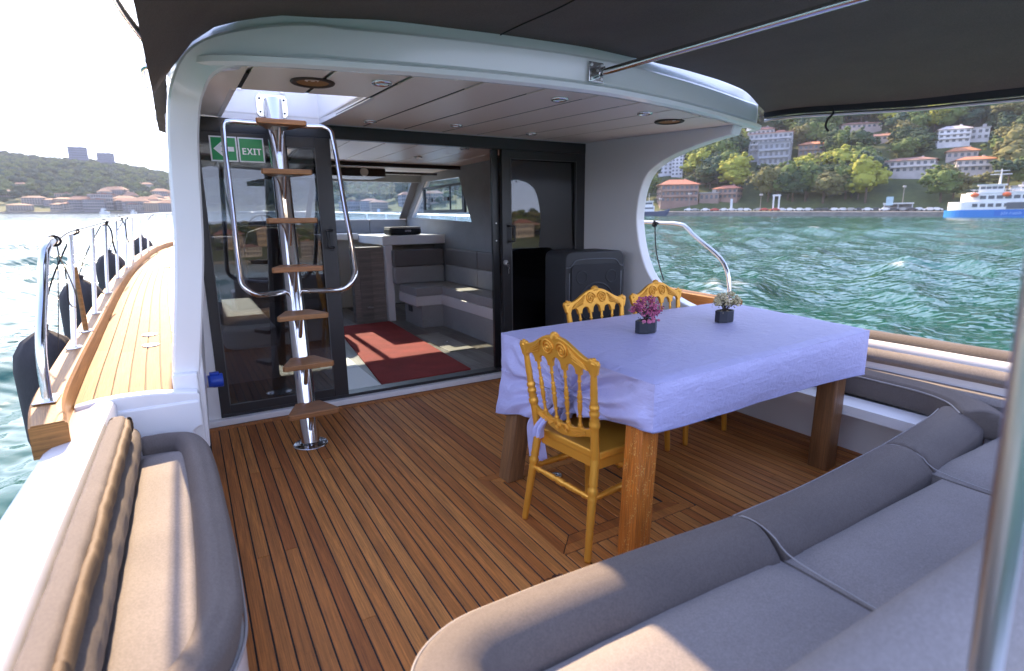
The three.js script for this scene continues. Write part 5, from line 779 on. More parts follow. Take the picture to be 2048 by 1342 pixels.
// photograph positions of the larger houses: x, base y, width, height in the photograph
const HOUSES = [
  [1540, 312, 84, 40, 'flat', [0.42, 0.41, 0.42], [0.42, 0.22, 0.17], 4, 'large white apartment block at the top beside the roof edge'],
  [1546, 332, 62, 42, 'flat', [0.34, 0.35, 0.38], [0.22, 0.23, 0.25], 3, 'grey modern villa with wide glass storeys'],
  [1622, 312, 48, 26, 'hip', [0.28, 0.2, 0.16], [0.56, 0.23, 0.11], 2, 'dark timber villa with an orange hip roof beside the cypresses'],
  [1353, 408, 78, 44, 'hip', [0.30, 0.2, 0.16], [0.55, 0.2, 0.11], 3, 'long brick shore house with orange roofs near the arch'],
  [1455, 398, 50, 26, 'hip', [0.30, 0.2, 0.16], [0.52, 0.2, 0.12], 2, 'small brick shore house with an orange roof behind the bright green tree'],
  [1420, 404, 40, 14, 'flat', [0.30, 0.22, 0.18], [0.4, 0.38, 0.36], 1, 'low brick wing between the two shore houses'],
  [1330, 350, 28, 44, 'flat', [0.55, 0.56, 0.6], [0.4, 0.4, 0.42], 6, 'narrow grey apartment block close behind the arch'],
  [1355, 354, 24, 40, 'flat', [0.6, 0.6, 0.63], [0.4, 0.4, 0.42], 6, 'pale apartment block with balconies near the arch'],
  [1818, 348, 92, 30, 'hip', [0.56, 0.52, 0.5], [0.36, 0.2, 0.15], 2, 'long white terrace with a brown roof and balconies'],
  [1922, 318, 54, 22, 'hip', [0.5, 0.44, 0.4], [0.58, 0.24, 0.11], 1, 'upper villa with a wide orange roof on the starboard hill'],
  [1945, 346, 72, 30, 'hip', [0.56, 0.5, 0.46], [0.6, 0.24, 0.12], 2, 'lower villa with a wide orange roof and white balcony'],
  [1903, 290, 56, 34, 'hip', [0.78, 0.77, 0.78], [0.62, 0.56, 0.54], 3, 'tall white mansion with a gabled front high on the hill'],
  [1957, 283, 32, 22, 'flat', [0.74, 0.73, 0.75], [0.55, 0.52, 0.52], 2, 'small white annex beside the white mansion'],
  [1715, 262, 76, 14, 'hip', [0.5, 0.4, 0.36], [0.52, 0.26, 0.2], 1, 'long house with a faded red roof high among the trees'],
  [1762, 284, 40, 14, 'gable', [0.52, 0.42, 0.36], [0.52, 0.27, 0.2], 1, 'small red roofed house half hidden among dark trees'],
  [1520, 275, 60, 18, 'hip', [0.55, 0.5, 0.5], [0.42, 0.2, 0.15], 1, 'red roofed house above the white apartment block'],
  [2036, 396, 30, 18, 'flat', [0.6, 0.6, 0.58], [0.4, 0.4, 0.4], 1, 'low white shed behind the ferry'],
];
const FARHOUSES = [];

// ================================================================ sea, shores, houses, trees, ships
const CAMP = camera.position.clone(), CX_ = V(0.8632, -0.0118, 0.5048), CY_ = V(0.1143, 0.9783, -0.1726), CZ_ = V(-0.4918, 0.2067, 0.8458), FPX = 1097.456;
const bearing = (px, py) => V(0, 0, 0).addScaledVector(CX_, px - 1024).addScaledVector(CY_, 671 - py).addScaledVector(CZ_, -FPX).normalize();   // survey: direction of a point seen in the photograph
const table = (t) => (a) => { for (let i = 1; i < t.length; i++) if (a <= t[i][0]) { const [a0, v0] = t[i - 1], [a1, v1] = t[i]; return lerp(v0, v1, (a - a0) / (a1 - a0)); } return t[t.length - 1][1]; };
const r0 = table([[-180, 520], [-120, 640], [-60, 900], [-12, 900], [0, 860], [14, 640], [28, 470], [38, 330], [44, 300], [60, 288], [75, 285], [100, 330], [140, 480], [180, 520]]);
const rise = table([[-180, 0.045], [-60, 0.07], [-12, 0.068], [-7, 0.066], [0, 0.05], [10, 0.07], [28, 0.13], [38, 0.24], [45, 0.285], [60, 0.29], [72, 0.27], [90, 0.2], [120, 0.06], [180, 0.045]]);
const deep = table([[-180, 300], [-60, 650], [0, 620], [30, 450], [42, 400], [80, 400], [120, 300], [180, 300]]);
function ground(az, r) { // height over the water
  const a = r0(az) + 16, d = deep(az), t = (r - a) / d; if (t < 0) return 2.2;
  const top = rise(az) * (a + d), k = t < 1 ? 0.25 * Math.pow(t, 0.8) + 0.75 * sst(-0.15, 1.1, t) - 0.75 * sst(-0.15, 1.1, 0) : 1 - 0.4 * (t - 1);
  const x = r * Math.sin(az / 57.3), z = -r * Math.cos(az / 57.3);
  return 2.2 + top * k * (1 + 0.13 * PN.noise(x / 130, z / 130, 2.5) * Math.min(1, t * 3)) + 5 * t * PN.noise(x / 45, z / 45, 7);
}
const pos = (az, r, h = 0) => { const x = r * Math.sin(az / 57.29578), z = -r * Math.cos(az / 57.29578); return V(x, seaY(x, z) + h, z); };
function onHill(px, py) { const d = bearing(px, py), az = Math.atan2(d.x, -d.z) * 57.29578, s = d.y / Math.hypot(d.x, d.z); for (let r = r0(az) + 4; r < r0(az) + deep(az) * 1.05; r += 2) { const p = pos(az, r, ground(az, r)); if ((p.y - CAMP.y) / r >= s) return { p, az, r }; } const r = r0(az) + deep(az); return { p: pos(az, r, ground(az, r)), az, r }; }
const depthOf = (p) => -p.clone().sub(CAMP).dot(CZ_);
// ---- sea
{
  const rs = rng(21), waves = []; for (let i = 0; i < 30; i++) { const l = 0.7 * Math.pow(15, i / 29), a = 0.9 + (rs() - 0.5) * 1.9; waves.push([6.2832 / l * Math.cos(a), 6.2832 / l * Math.sin(a), 0.0132 * Math.pow(l, 0.86), rs() * 6.28, l]); }
  const angs = []; for (let i = 0; i <= 560; i++) angs.push(lerp(-32, 112, i / 560)); for (let i = 1; i < 150; i++) angs.push(lerp(112, 328, i / 150)); angs.push(328);
  const NR = 640, rad = []; for (let i = 0; i <= NR; i++) rad.push(1.0 * Math.pow(1400, i / NR));
  const m = angs.length, P = new Float32Array((NR + 1) * m * 3), C = new Float32Array((NR + 1) * m * 3), U = new Float32Array((NR + 1) * m * 2), idx = [];
  const water = [0.004, 0.070, 0.052], foam = [0.72, 0.76, 0.76];
  for (let i = 0; i <= NR; i++) for (let j = 0; j < m; j++) {
    const r = rad[i], a = angs[j] / 57.29578, x = r * Math.sin(a), z = -r * Math.cos(a), sp = Math.max(r * 0.0114, r * (j < 561 ? 0.0045 : 0.025)); let h = 0, dx = 0, dz = 0;
    for (const [kx, kz, A, ph, l] of waves) { const w = sst(2.2, 4.5, l / sp); if (w <= 0) continue; const t = kx * x + kz * z + ph; h += A * w * Math.sin(t); const k = Math.hypot(kx, kz); dx += A * w * 0.7 * kx / k * Math.cos(t); dz += A * w * 0.7 * kz / k * Math.cos(t); }
    const gust = 0.8 + 0.4 * PN.noise(x / 25, z / 25, 4); h *= gust; const o = (i * m + j) * 3; P[o] = x + dx; P[o + 1] = seaY(x, z) + h; P[o + 2] = z + dz; U[(i * m + j) * 2] = x + dx; U[(i * m + j) * 2 + 1] = z + dz;
const fo = 0.7 * sst(0.23, 0.42, h) * sst(0.12, 0.4, PN.noise(x / 6 + 3, z / 11, 1.5)) * sst(-0.1, 0.25, PN.noise(x / 0.5, z / 0.9, 8)) * (r > 9 && r < 230 ? 1 : 0); const hue = 1 + 0.35 * PN.noise(x / 60, z / 60, 9);
    for (let c = 0; c < 3; c++) C[o + c] = lerp(water[c] * hue, foam[c], 0.8 * fo);
  }
  for (let i = 0; i < NR; i++) for (let j = 0; j < m - 1; j++) { const a = i * m + j, b = a + 1, c = a + m, d = c + 1; idx.push(a, b, c, b, d, c); }
  const g = new THREE.BufferGeometry(); g.setAttribute('position', new THREE.BufferAttribute(P, 3)); g.setAttribute('color', new THREE.BufferAttribute(C, 3)); g.setAttribute('uv', new THREE.BufferAttribute(U, 2)); g.setIndex(idx); g.computeVertexNormals();
  const rip = tex(1024, 1024, (u, v) => { let a = 0; for (const [kx, ky, w, s] of [[7, 4, 1, 1], [11, -6, 0.8, 2], [5, 13, 0.7, 3], [17, 9, 0.5, 4], [-13, 19, 0.45, 5], [29, 12, 0.3, 6], [-23, 31, 0.25, 7]]) a += w * Math.sin(6.2832 * (kx * u + ky * v) + s + 2.2 * vn(u * 8, v * 8, 8, 8, s)); return 0.5 + a / 8 + 0.12 * (fbm(u, v, 48, 48, 3, 3) - 0.5); }, { srgb: false, rep: [1 / 7.9, 1 / 7.9] });
  struct('sea', g, MP({ color: 0xffffff, vertexColors: true, roughness: 0.07, ior: 1.33, bumpMap: rip, bumpScale: 0.06 }), 'choppy green sea');
}
// ---- land
{
  const soil = tex(512, 512, (u, v) => { const a = fbm(u, v, 8, 8, 5, 2), b = fbm(u, v, 60, 60, 2, 5); return [0.18 + 0.12 * a + 0.06 * b, 0.21 + 0.13 * a + 0.06 * b, 0.11 + 0.07 * a + 0.03 * b]; }, { rep: [1 / 60, 1 / 60] });
  const rows = []; for (let az = -180; az <= 180; az += 1) { const r = []; for (let k = 0; k <= 46; k++) { const rr = r0(az) + 3 + Math.pow(k / 46, 1.25) * deep(az) * 1.2; r.push(pos(az, rr, ground(az, rr))); } rows.push(r); }
  const g = gridGeo(rows); { const p = g.attributes.position, u = g.attributes.uv; for (let i = 0; i < p.count; i++) u.setXY(i, p.getX(i), p.getZ(i)); }
  struct('hillside', g, MS({ map: soil, roughness: 1 }), 'wooded hills behind the shore');
  const q = []; for (let az = -180; az <= 180; az += 1) { const d = r0(az); q.push([pos(az, d, -3), pos(az, d, 1.9), pos(az, d + 0.6, 2.1), pos(az, d + 15, 2.3), pos(az, d + 17, -1)]); }
  const conc = tex(256, 256, (u, v) => 0.5 + 0.3 * fbm(u, v, 8, 8, 4, 4), { rep: [1 / 12, 1 / 4] });
  struct('quay', gridGeo(q, { crease: 0.5 }), MS({ color: LIN(0.5, 0.47, 0.43), map: conc, roughness: 0.9 }), 'stone quay along the shore');
}
// ---- trees
function seenAt(p) { const q = p.clone().sub(CAMP), d = -q.dot(CZ_); return [1024 + FPX * q.dot(CX_) / d, 671 - FPX * q.dot(CY_) / d, d]; }
function hides(p, h, allow) { // would a tree here stand before one of the surveyed houses?
  const [x, y, d] = seenAt(p); if (d < 1) return false; const hp = h / d * FPX, w = hp * 0.42;
  return HOUSES.some(([hx, hy, hw, hh]) => y > hy - hh * 0.5 && y - hp < hy - hh * allow && Math.abs(x - hx) < hw * 0.46 + w);
}
const leafCols = { dark: [0.034, 0.058, 0.022], mid: [0.085, 0.12, 0.028], olive: [0.12, 0.115, 0.038], bright: [0.24, 0.25, 0.035], blue: [0.036, 0.066, 0.038] };
const leafMat = Object.fromEntries(Object.entries(leafCols).map(([k, c]) => [k, MS({ color: LIN(...c), roughness: 1, vertexColors: true })]));
const bark = MS({ color: LIN(0.09, 0.065, 0.045), roughness: 1 });
function crownGeo(seed, kind) { // unit height 1, leaf clumps on lobes
  const r = rng(seed), gs = [], lobes = []; const tall = kind === 'cypress';
  const nl = tall ? 5 : kind === 'pine' ? 6 : 7; for (let i = 0; i < nl; i++) { if (tall) lobes.push([(r() - 0.5) * 0.05, 0.2 + 0.16 * i, (r() - 0.5) * 0.05, 0.15 - 0.02 * i, 0.16]); else if (kind === 'pine') lobes.push([(r() - 0.5) * 0.6, 0.72 + 0.16 * (r() - 0.5), (r() - 0.5) * 0.6, 0.2 + 0.08 * r(), 0.12]); else lobes.push([(r() - 0.5) * 0.5, 0.42 + 0.4 * r(), (r() - 0.5) * 0.5, 0.2 + 0.12 * r(), 0.2 + 0.08 * r()]); }
  for (const [x, y, z, a, b] of lobes) {
    const n = tall ? 30 : 34; for (let k = 0; k < n; k++) { const th = r() * 6.283, ph = Math.acos(1 - 1.75 * r()), q = 0.72 + 0.42 * r(), s = (0.028 + 0.045 * r()) * (tall ? 0.8 : 1);
      const g = new THREE.IcosahedronGeometry(s, 0); const p = g.attributes.position; for (let i = 0; i < p.count; i++) { const f = 0.75 + 0.7 * Math.abs(PN.noise(p.getX(i) * 40 + k, p.getY(i) * 40, p.getZ(i) * 40 + x * 9)); p.setXYZ(i, p.getX(i) * f, p.getY(i) * f * 0.8, p.getZ(i) * f); }
      g.rotateY(r() * 6); g.translate(x + a * q * Math.sin(ph) * Math.cos(th), y + b * q * Math.cos(ph), z + a * q * Math.sin(ph) * Math.sin(th)); const v = 0.75 + 0.5 * r(); g.setAttribute('color', new THREE.Float32BufferAttribute(new Float32Array(p.count * 3).fill(v), 3)); gs.push(g); }
    const core = new THREE.IcosahedronGeometry(1, 1).scale(a * 0.78, b * 0.78, a * 0.78).translate(x, y, z); core.setAttribute('color', new THREE.Float32BufferAttribute(new Float32Array(core.attributes.position.count * 3).fill(1), 3)); gs.push(core);
  }
  const g = mergeGeometries(gs.map((q) => { q = q.index ? q.toNonIndexed() : q; q.computeVertexNormals(); return q; })); return g;
}
const crowns = { round: [1, 2, 3, 4].map((s) => crownGeo(s * 13, 'round')), pine: [5, 6].map((s) => crownGeo(s * 13, 'pine')), cypress: [7, 8].map((s) => crownGeo(s * 13, 'cypress')) };
const trunkG = (() => { const g = [rod(V(0, -0.05, 0), V(0.01, 0.5, 0.01), 0.03, 0.018, 7)]; for (let k = 0; k < 4; k++) { const a = k * 1.6; g.push(rod(V(0.01, 0.38 + 0.03 * k, 0.01), V(0.18 * Math.cos(a), 0.62 + 0.03 * k, 0.18 * Math.sin(a)), 0.012, 0.006, 5)); } return join(g); })();
{
  const r = rng(91); let n = 0; const placed = [];
  const add = (px, py, h, kind, col, label, group) => { const { p } = onHill(px, py), t = new THREE.Group(); t.name = numbered(kind === 'cypress' ? 'cypress_tree' : kind === 'pine' ? 'pine_tree' : 'broadleaf_tree'); t.userData = { label, category: 'tree', group }; const set = crowns[kind]; part('trunk', trunkG, bark, t); part('crown', set[Math.floor(r() * set.length)], leafMat[col], t); t.position.copy(p); const w = h * (kind === 'round' ? 0.95 + 0.35 * r() : 1); t.scale.set(w, h, w); t.rotation.y = r() * 6.28; scene.add(t); n++; };
  const lab = { 'round-bright': 'yellow-green leafy tree on the starboard shore', 'round-mid': 'mid-green leafy tree on the starboard hillside', 'round-dark': 'dark green leafy tree on the starboard hillside', 'round-olive': 'olive-brown leafy tree on the starboard hillside', 'pine-dark': 'dark umbrella pine on the starboard hillside', 'pine-olive': 'olive umbrella pine on the starboard hillside', 'cypress-dark': 'slim dark cypress on the starboard hillside', 'round-blue': 'blue-green leafy tree on the starboard hillside' };
  const put = (px, py, h, kind, col) => hides(onHill(px, py).p, h, 0.45) || add(px, py, h, kind, col, lab[kind + '-' + col], lab[kind + '-' + col].replace(/(tree|pine|cypress)/, '$1s'));
  // named positions: bright row behind the promenade, big rounded ones near the water
  for (const [px, py, h, k, c] of [[1465, 402, 15, 'round', 'mid'], [1500, 405, 17, 'round', 'mid'], [1535, 404, 18, 'round', 'olive'], [1575, 400, 17, 'round', 'mid'], [1610, 405, 18, 'round', 'mid'], [1645, 408, 15, 'round', 'olive'], [1730, 408, 20, 'round', 'bright'], [1755, 404, 19, 'round', 'mid'], [1690, 400, 17, 'round', 'mid'], [1855, 408, 17, 'round', 'olive'], [1880, 405, 15, 'round', 'mid'], [1800, 400, 16, 'round', 'mid'],
    [1545, 368, 15, 'round', 'bright'], [1575, 366, 16, 'round', 'bright'], [1605, 368, 15, 'round', 'bright'], [1640, 366, 15, 'round', 'bright'], [1675, 366, 17, 'round', 'bright'], [1700, 372, 15, 'round', 'mid'], [1420, 338, 14, 'round', 'bright'], [1395, 342, 15, 'round', 'mid'], [1450, 336, 17, 'round', 'mid'], [1480, 345, 20, 'pine', 'olive'], [1470, 372, 14, 'round', 'olive'], [1560, 300, 15, 'round', 'bright'], [1588, 330, 30, 'cypress', 'dark'], [1602, 326, 26, 'cypress', 'dark'], [1660, 322, 22, 'pine', 'dark'], [1640, 316, 20, 'round', 'dark'], [1868, 368, 28, 'cypress', 'dark'], [1876, 374, 24, 'cypress', 'dark'], [1330, 375, 15, 'round', 'mid'], [1350, 350, 16, 'round', 'dark'], [1372, 385, 9, 'round', 'dark'], [1412, 408, 7, 'round', 'bright'], [1700, 330, 17, 'round', 'dark'], [1745, 330, 16, 'pine', 'dark'], [1900, 352, 18, 'round', 'olive'], [1935, 360, 16, 'round', 'mid'], [2010, 335, 22, 'pine', 'olive'], [2035, 350, 22, 'round', 'olive'], [1995, 370, 18, 'round', 'mid'], [1960, 385, 18, 'round', 'mid'], [2000, 300, 22, 'pine', 'olive'], [2035, 290, 22, 'pine', 'olive'], [1925, 395, 14, 'round', 'mid'], [2030, 400, 15, 'round', 'dark']]) put(px, py, h, k, c);
  const kinds = [['round', 'mid'], ['round', 'dark'], ['round', 'dark'], ['round', 'mid'], ['round', 'olive'], ['pine', 'dark'], ['pine', 'olive'], ['round', 'blue'], ['cypress', 'dark'], ['round', 'bright']];
  for (let row = 0; row < 13; row++) for (let c = 0; c < 24; c++) { if (n > 285) break; const px = 1290 + (c + r() * 0.9 - 0.2) * 33, py = 398 - row * 16.5 + (r() - 0.5) * 12; if (px > 2065) continue; const [k, col] = kinds[Math.floor(r() * kinds.length)]; const th = (k === 'cypress' ? 17 : 11) + 7 * r(); if (hides(onHill(px, py).p, th, 0.3)) continue; put(px, py, th, k, col); }
  // woods too far off to part, one mass per shore
  const wood = (name, a0, a1, count, hmin, hmax, tmin, label, cols) => { const by = cols.map((c) => [c, []]); const d = new THREE.Object3D(); let k = 0; for (let i = 0; i < count * 6 && k < count; i++) { const az = lerp(a0, a1, r()), t = tmin + (1.05 - tmin) * Math.sqrt(r()), rr = r0(az) + 18 + t * deep(az); const p = pos(az, rr, ground(az, rr)); if (FARHOUSES.some((q) => q.distanceToSquared(p) < 110)) continue; d.position.copy(p); const h = hmin + (hmax - hmin) * r(); if (hides(p, h, 0.3)) continue; d.scale.set(h * (1 + 0.5 * r()), h, h * (1 + 0.5 * r())); d.rotation.y = r() * 6.28; d.updateMatrix(); by[Math.floor(r() * by.length)][1].push(d.matrix.clone()); k++; }
    by.forEach(([c, ms], i) => { const im = new THREE.InstancedMesh(crowns.round[i % 4], leafMat[c], ms.length); ms.forEach((m, j) => im.setMatrixAt(j, m)); im.name = numbered(name); im.userData = { kind: 'stuff', label, category: 'woods' }; shade(im); scene.add(im); }); };
  globalThis.__wood = wood;
}

// ---- houses
const winDark = MP({ color: LIN(0.075, 0.085, 0.10), roughness: 0.2 });
const wallTex = tex(256, 256, (u, v) => 0.82 + 0.18 * fbm(u, v, 6, 6, 5, 8), { rep: [1 / 14, 1 / 14] });
const tileTex = tex(256, 256, (u, v, i, j) => 0.72 + 0.2 * fbm(u, v, 10, 10, 4, 3) + 0.08 * ((j >> 2) & 1), { rep: [1 / 6, 1 / 6] });
const matCache = new Map(); const cm = (c, map) => { const k = c.join() + (map === tileTex); if (!matCache.has(k)) matCache.set(k, MS({ color: LIN(...c), map, roughness: 0.85 })); return matCache.get(k); };
function roofGeo(w, d, h, kind, eave) {
  const a = w / 2 + eave, b = d / 2 + eave, k = kind === 'hip' ? Math.min(b, a) * 0.85 : 0, P = [V(-a, 0, b), V(a, 0, b), V(a, 0, -b), V(-a, 0, -b), V(-a + k, h, 0), V(a - k, h, 0)], t = [[0, 1, 5], [0, 5, 4], [2, 3, 4], [2, 4, 5], [1, 2, 5], [3, 0, 4], [0, 3, 2], [0, 2, 1]], ps = [], uv = [];
  for (const f of t) for (const i of f) { ps.push(P[i].x, P[i].y, P[i].z); uv.push(P[i].x, P[i].y * 1.6 + P[i].z); } const g = new THREE.BufferGeometry(); g.setAttribute('position', new THREE.Float32BufferAttribute(ps, 3)); g.setAttribute('uv', new THREE.Float32BufferAttribute(uv, 2)); g.computeVertexNormals(); return g;
}
function house(p, faceTo, w, h, d, kind, wc, rc, st, label, group, name = 'house') {
  const t = new THREE.Group(); t.name = numbered(name); t.userData = { label, category: name === 'tower' ? 'tower' : 'house' }; if (group) t.userData.group = group; t.position.copy(p); t.rotation.y = Math.atan2(faceTo.x - p.x, faceTo.z - p.z) + (hashes[(counts[name] * 37) & 65535] - 0.5) * 0.7; scene.add(t);
  const rh = kind === 'flat' ? 0 : h * (st > 1 ? 0.24 : 0.4), wh = h - rh; part('wall', box(w, wh + 4, d, 0, (wh - 4) / 2, 0), cm(wc, wallTex), t);
  part('roof', kind === 'flat' ? join([box(w + 0.6, 0.5, d + 0.6, 0, wh + 0.25, 0), box(w * 0.2, 1.6, d * 0.3, w * 0.2, wh + 1.2, 0)]) : roofGeo(w, d, rh, kind, 0.9).translate(0, wh, 0), cm(rc, kind === 'flat' ? wallTex : tileTex), t);
  if (kind !== 'flat') part('chimney', box(0.9, rh * 0.9 + 1, 0.9, w * 0.22, wh + rh * 0.6, -d * 0.1), cm(wc, wallTex), t);
  const ws = [], bs = [], n = Math.max(3, Math.round(w / 2.6)), sh = wh / st; for (let s = 0; s < st; s++) { for (let i = 0; i < n; i++) { const x = lerp(-w / 2, w / 2, (i + 0.5) / n); ws.push(box(w / n * 0.52, sh * 0.5, 0.12, x, sh * (s + 0.5), d / 2 + 0.02)); } for (let i = 0; i < 3; i++) for (const q of [-1, 1]) ws.push(box(0.12, sh * 0.5, d / 6, q * (w / 2 + 0.02), sh * (s + 0.5), lerp(-d / 2, d / 2, (i + 0.5) / 3))); if (s) bs.push(box(w * 0.92, 0.9, 1.2, 0, sh * s + 0.1, d / 2 + 0.5)); }
  const wm = part('windows', join(ws), winDark, t); wm.userData.kind = 'stuff'; if (bs.length && st > 1 && w > 9) { const b = part('balconies', join(bs), cm(wc.map((x) => Math.min(0.8, x * 1.25)), wallTex), t); b.userData.kind = 'stuff'; }
  FARHOUSES.push(p.clone()); return t;
}
for (const [px, py, wp, hp, kind, wc, rc, st, label] of HOUSES) { const { p } = onHill(px, py), k = depthOf(p) / FPX; house(p, CAMP, wp * k * 0.92, hp * k, Math.min(16, wp * k * 0.6), kind, wc, rc, st, label); }
{ // round tower between trees, terrace wall, hedge
  const { p } = onHill(1795, 275), t = thing('gazebo_tower', 'small round stone tower with a stepped dome on the hill', 'tower'); const k = depthOf(p) / FPX; t.position.copy(p); rebased.splice(rebased.indexOf(t), 1);
  part('drum', lathe([[10 * k, -4], [10 * k, 9 * k], [11 * k, 10 * k], [0, 10 * k]], 20), cm([0.5, 0.42, 0.36], wallTex), t); part('dome', lathe([[9 * k, 10 * k], [8 * k, 15 * k], [6 * k, 17 * k], [5.5 * k, 21 * k], [3 * k, 24 * k], [1.2 * k, 25 * k], [0.8 * k, 30 * k], [0, 30 * k]], 20), cm([0.5, 0.44, 0.38], wallTex), t);
  const q = onHill(1422, 369).p, kk = depthOf(q) / FPX, w = solo('terrace_wall', box(58 * kk, 14 * kk, 2, 0, 3 * kk, 0), cm([0.4, 0.33, 0.3], wallTex), 'long stone terrace wall below the clipped hedge', 'wall'); w.position.copy(q); w.lookAt(CAMP.x, q.y, CAMP.z);
  const hq = onHill(1433, 352).p, h2 = solo('hedge', (() => { const g = new THREE.BoxGeometry(40 * kk, 15 * kk, 4, 30, 10, 3); const pp = g.attributes.position; for (let i = 0; i < pp.count; i++) { const n = PN.noise(pp.getX(i) * 0.9, pp.getY(i) * 0.9, pp.getZ(i)); pp.setXYZ(i, pp.getX(i) + n * 0.5, pp.getY(i) + n * 0.6, pp.getZ(i) + n * 0.6); } g.setAttribute('color', new THREE.Float32BufferAttribute(new Float32Array(pp.count * 3).fill(0.8), 3)); g.computeVertexNormals(); return g; })(), leafMat.mid, 'clipped green hedge above the terrace wall', 'hedge'); h2.position.copy(hq); h2.position.y += 4; h2.lookAt(CAMP.x, hq.y + 4, CAMP.z);
}
// ---- far shores: houses and blocks in rows
{
  const r = rng(404), pal = [[0.38, 0.33, 0.28], [0.33, 0.30, 0.28], [0.42, 0.39, 0.36], [0.36, 0.28, 0.21], [0.30, 0.28, 0.28], [0.40, 0.31, 0.22]], roofs = [[0.30, 0.13, 0.085], [0.26, 0.14, 0.10], [0.33, 0.16, 0.10]];
  const far = (a0, a1, count, tmax, label, group, w0, w1, h0, h1) => { for (let i = 0; i < count; i++) { const az = lerp(a0, a1, (i + r() * 0.8) / count), t = tmax * Math.pow(r(), 1.6), rr = r0(az) + 20 + t * deep(az); house(pos(az, rr, ground(az, rr)), CAMP, lerp(w0, w1, r()), lerp(h0, h1, r()), 12 + 6 * r(), r() < 0.25 ? 'flat' : 'hip', pal[Math.floor(r() * 6)], roofs[Math.floor(r() * 3)], 2 + Math.floor(r() * 3), label, group, 'far_house'); } };
  far(-13, -7.5, 9, 0.35, 'pale house on the wooded far shore ahead to port', 'scattered houses on the far port shore', 14, 26, 7, 12);
  far(-8, 1, 30, 0.22, 'pale waterfront house in the packed rows of the far port shore', 'waterfront houses on the far port shore', 14, 30, 10, 20);
  far(-4, 1, 8, 0.6, 'pale block on the slope above the far port waterfront', 'blocks above the far port waterfront', 20, 34, 12, 18);
  far(9, 30, 16, 0.5, 'house on the shore seen through the salon windows', 'houses beyond the salon windows', 12, 24, 8, 16);
  far(30, 42, 10, 0.5, 'house on the shore just ahead of the arch', 'houses ahead of the arch', 12, 22, 8, 16);
  far(120, 240, 64, 0.5, 'sunlit house on the shore astern mirrored in the glass doors', 'houses on the shore astern', 14, 30, 10, 20);
  const tw = (px, w, h, label) => { const d = bearing(px, 400), az = Math.atan2(d.x, -d.z) * 57.29578, rr = r0(az) + deep(az) * 0.98; house(pos(az, rr, ground(az, rr) - 4), CAMP, w, h, w * 0.9, 'flat', [0.16, 0.18, 0.26], [0.15, 0.16, 0.2], 9, label, undefined, 'tower'); };
  tw(172, 32, 42, 'larger dark tower block on the far ridge'); tw(225, 30, 36, 'smaller dark tower block on the far ridge');
  __wood('far_woods', -34, 9, 7500, 8, 15, 0.03, 'woods covering the far port hills', ['dark', 'mid', 'blue']);
  __wood('fore_woods', 9, 42, 4200, 7, 13, 0.02, 'woods on the shore ahead', ['mid', 'dark', 'olive']);
  __wood('starboard_woods', 40, 100, 3600, 8, 15, 0.18, 'dense woods filling the starboard hillside', ['mid', 'dark', 'dark', 'olive']);
  __wood('aft_woods', 100, 326, 3000, 8, 14, 0.1, 'woods on the shore astern', ['mid', 'dark', 'olive']);
}
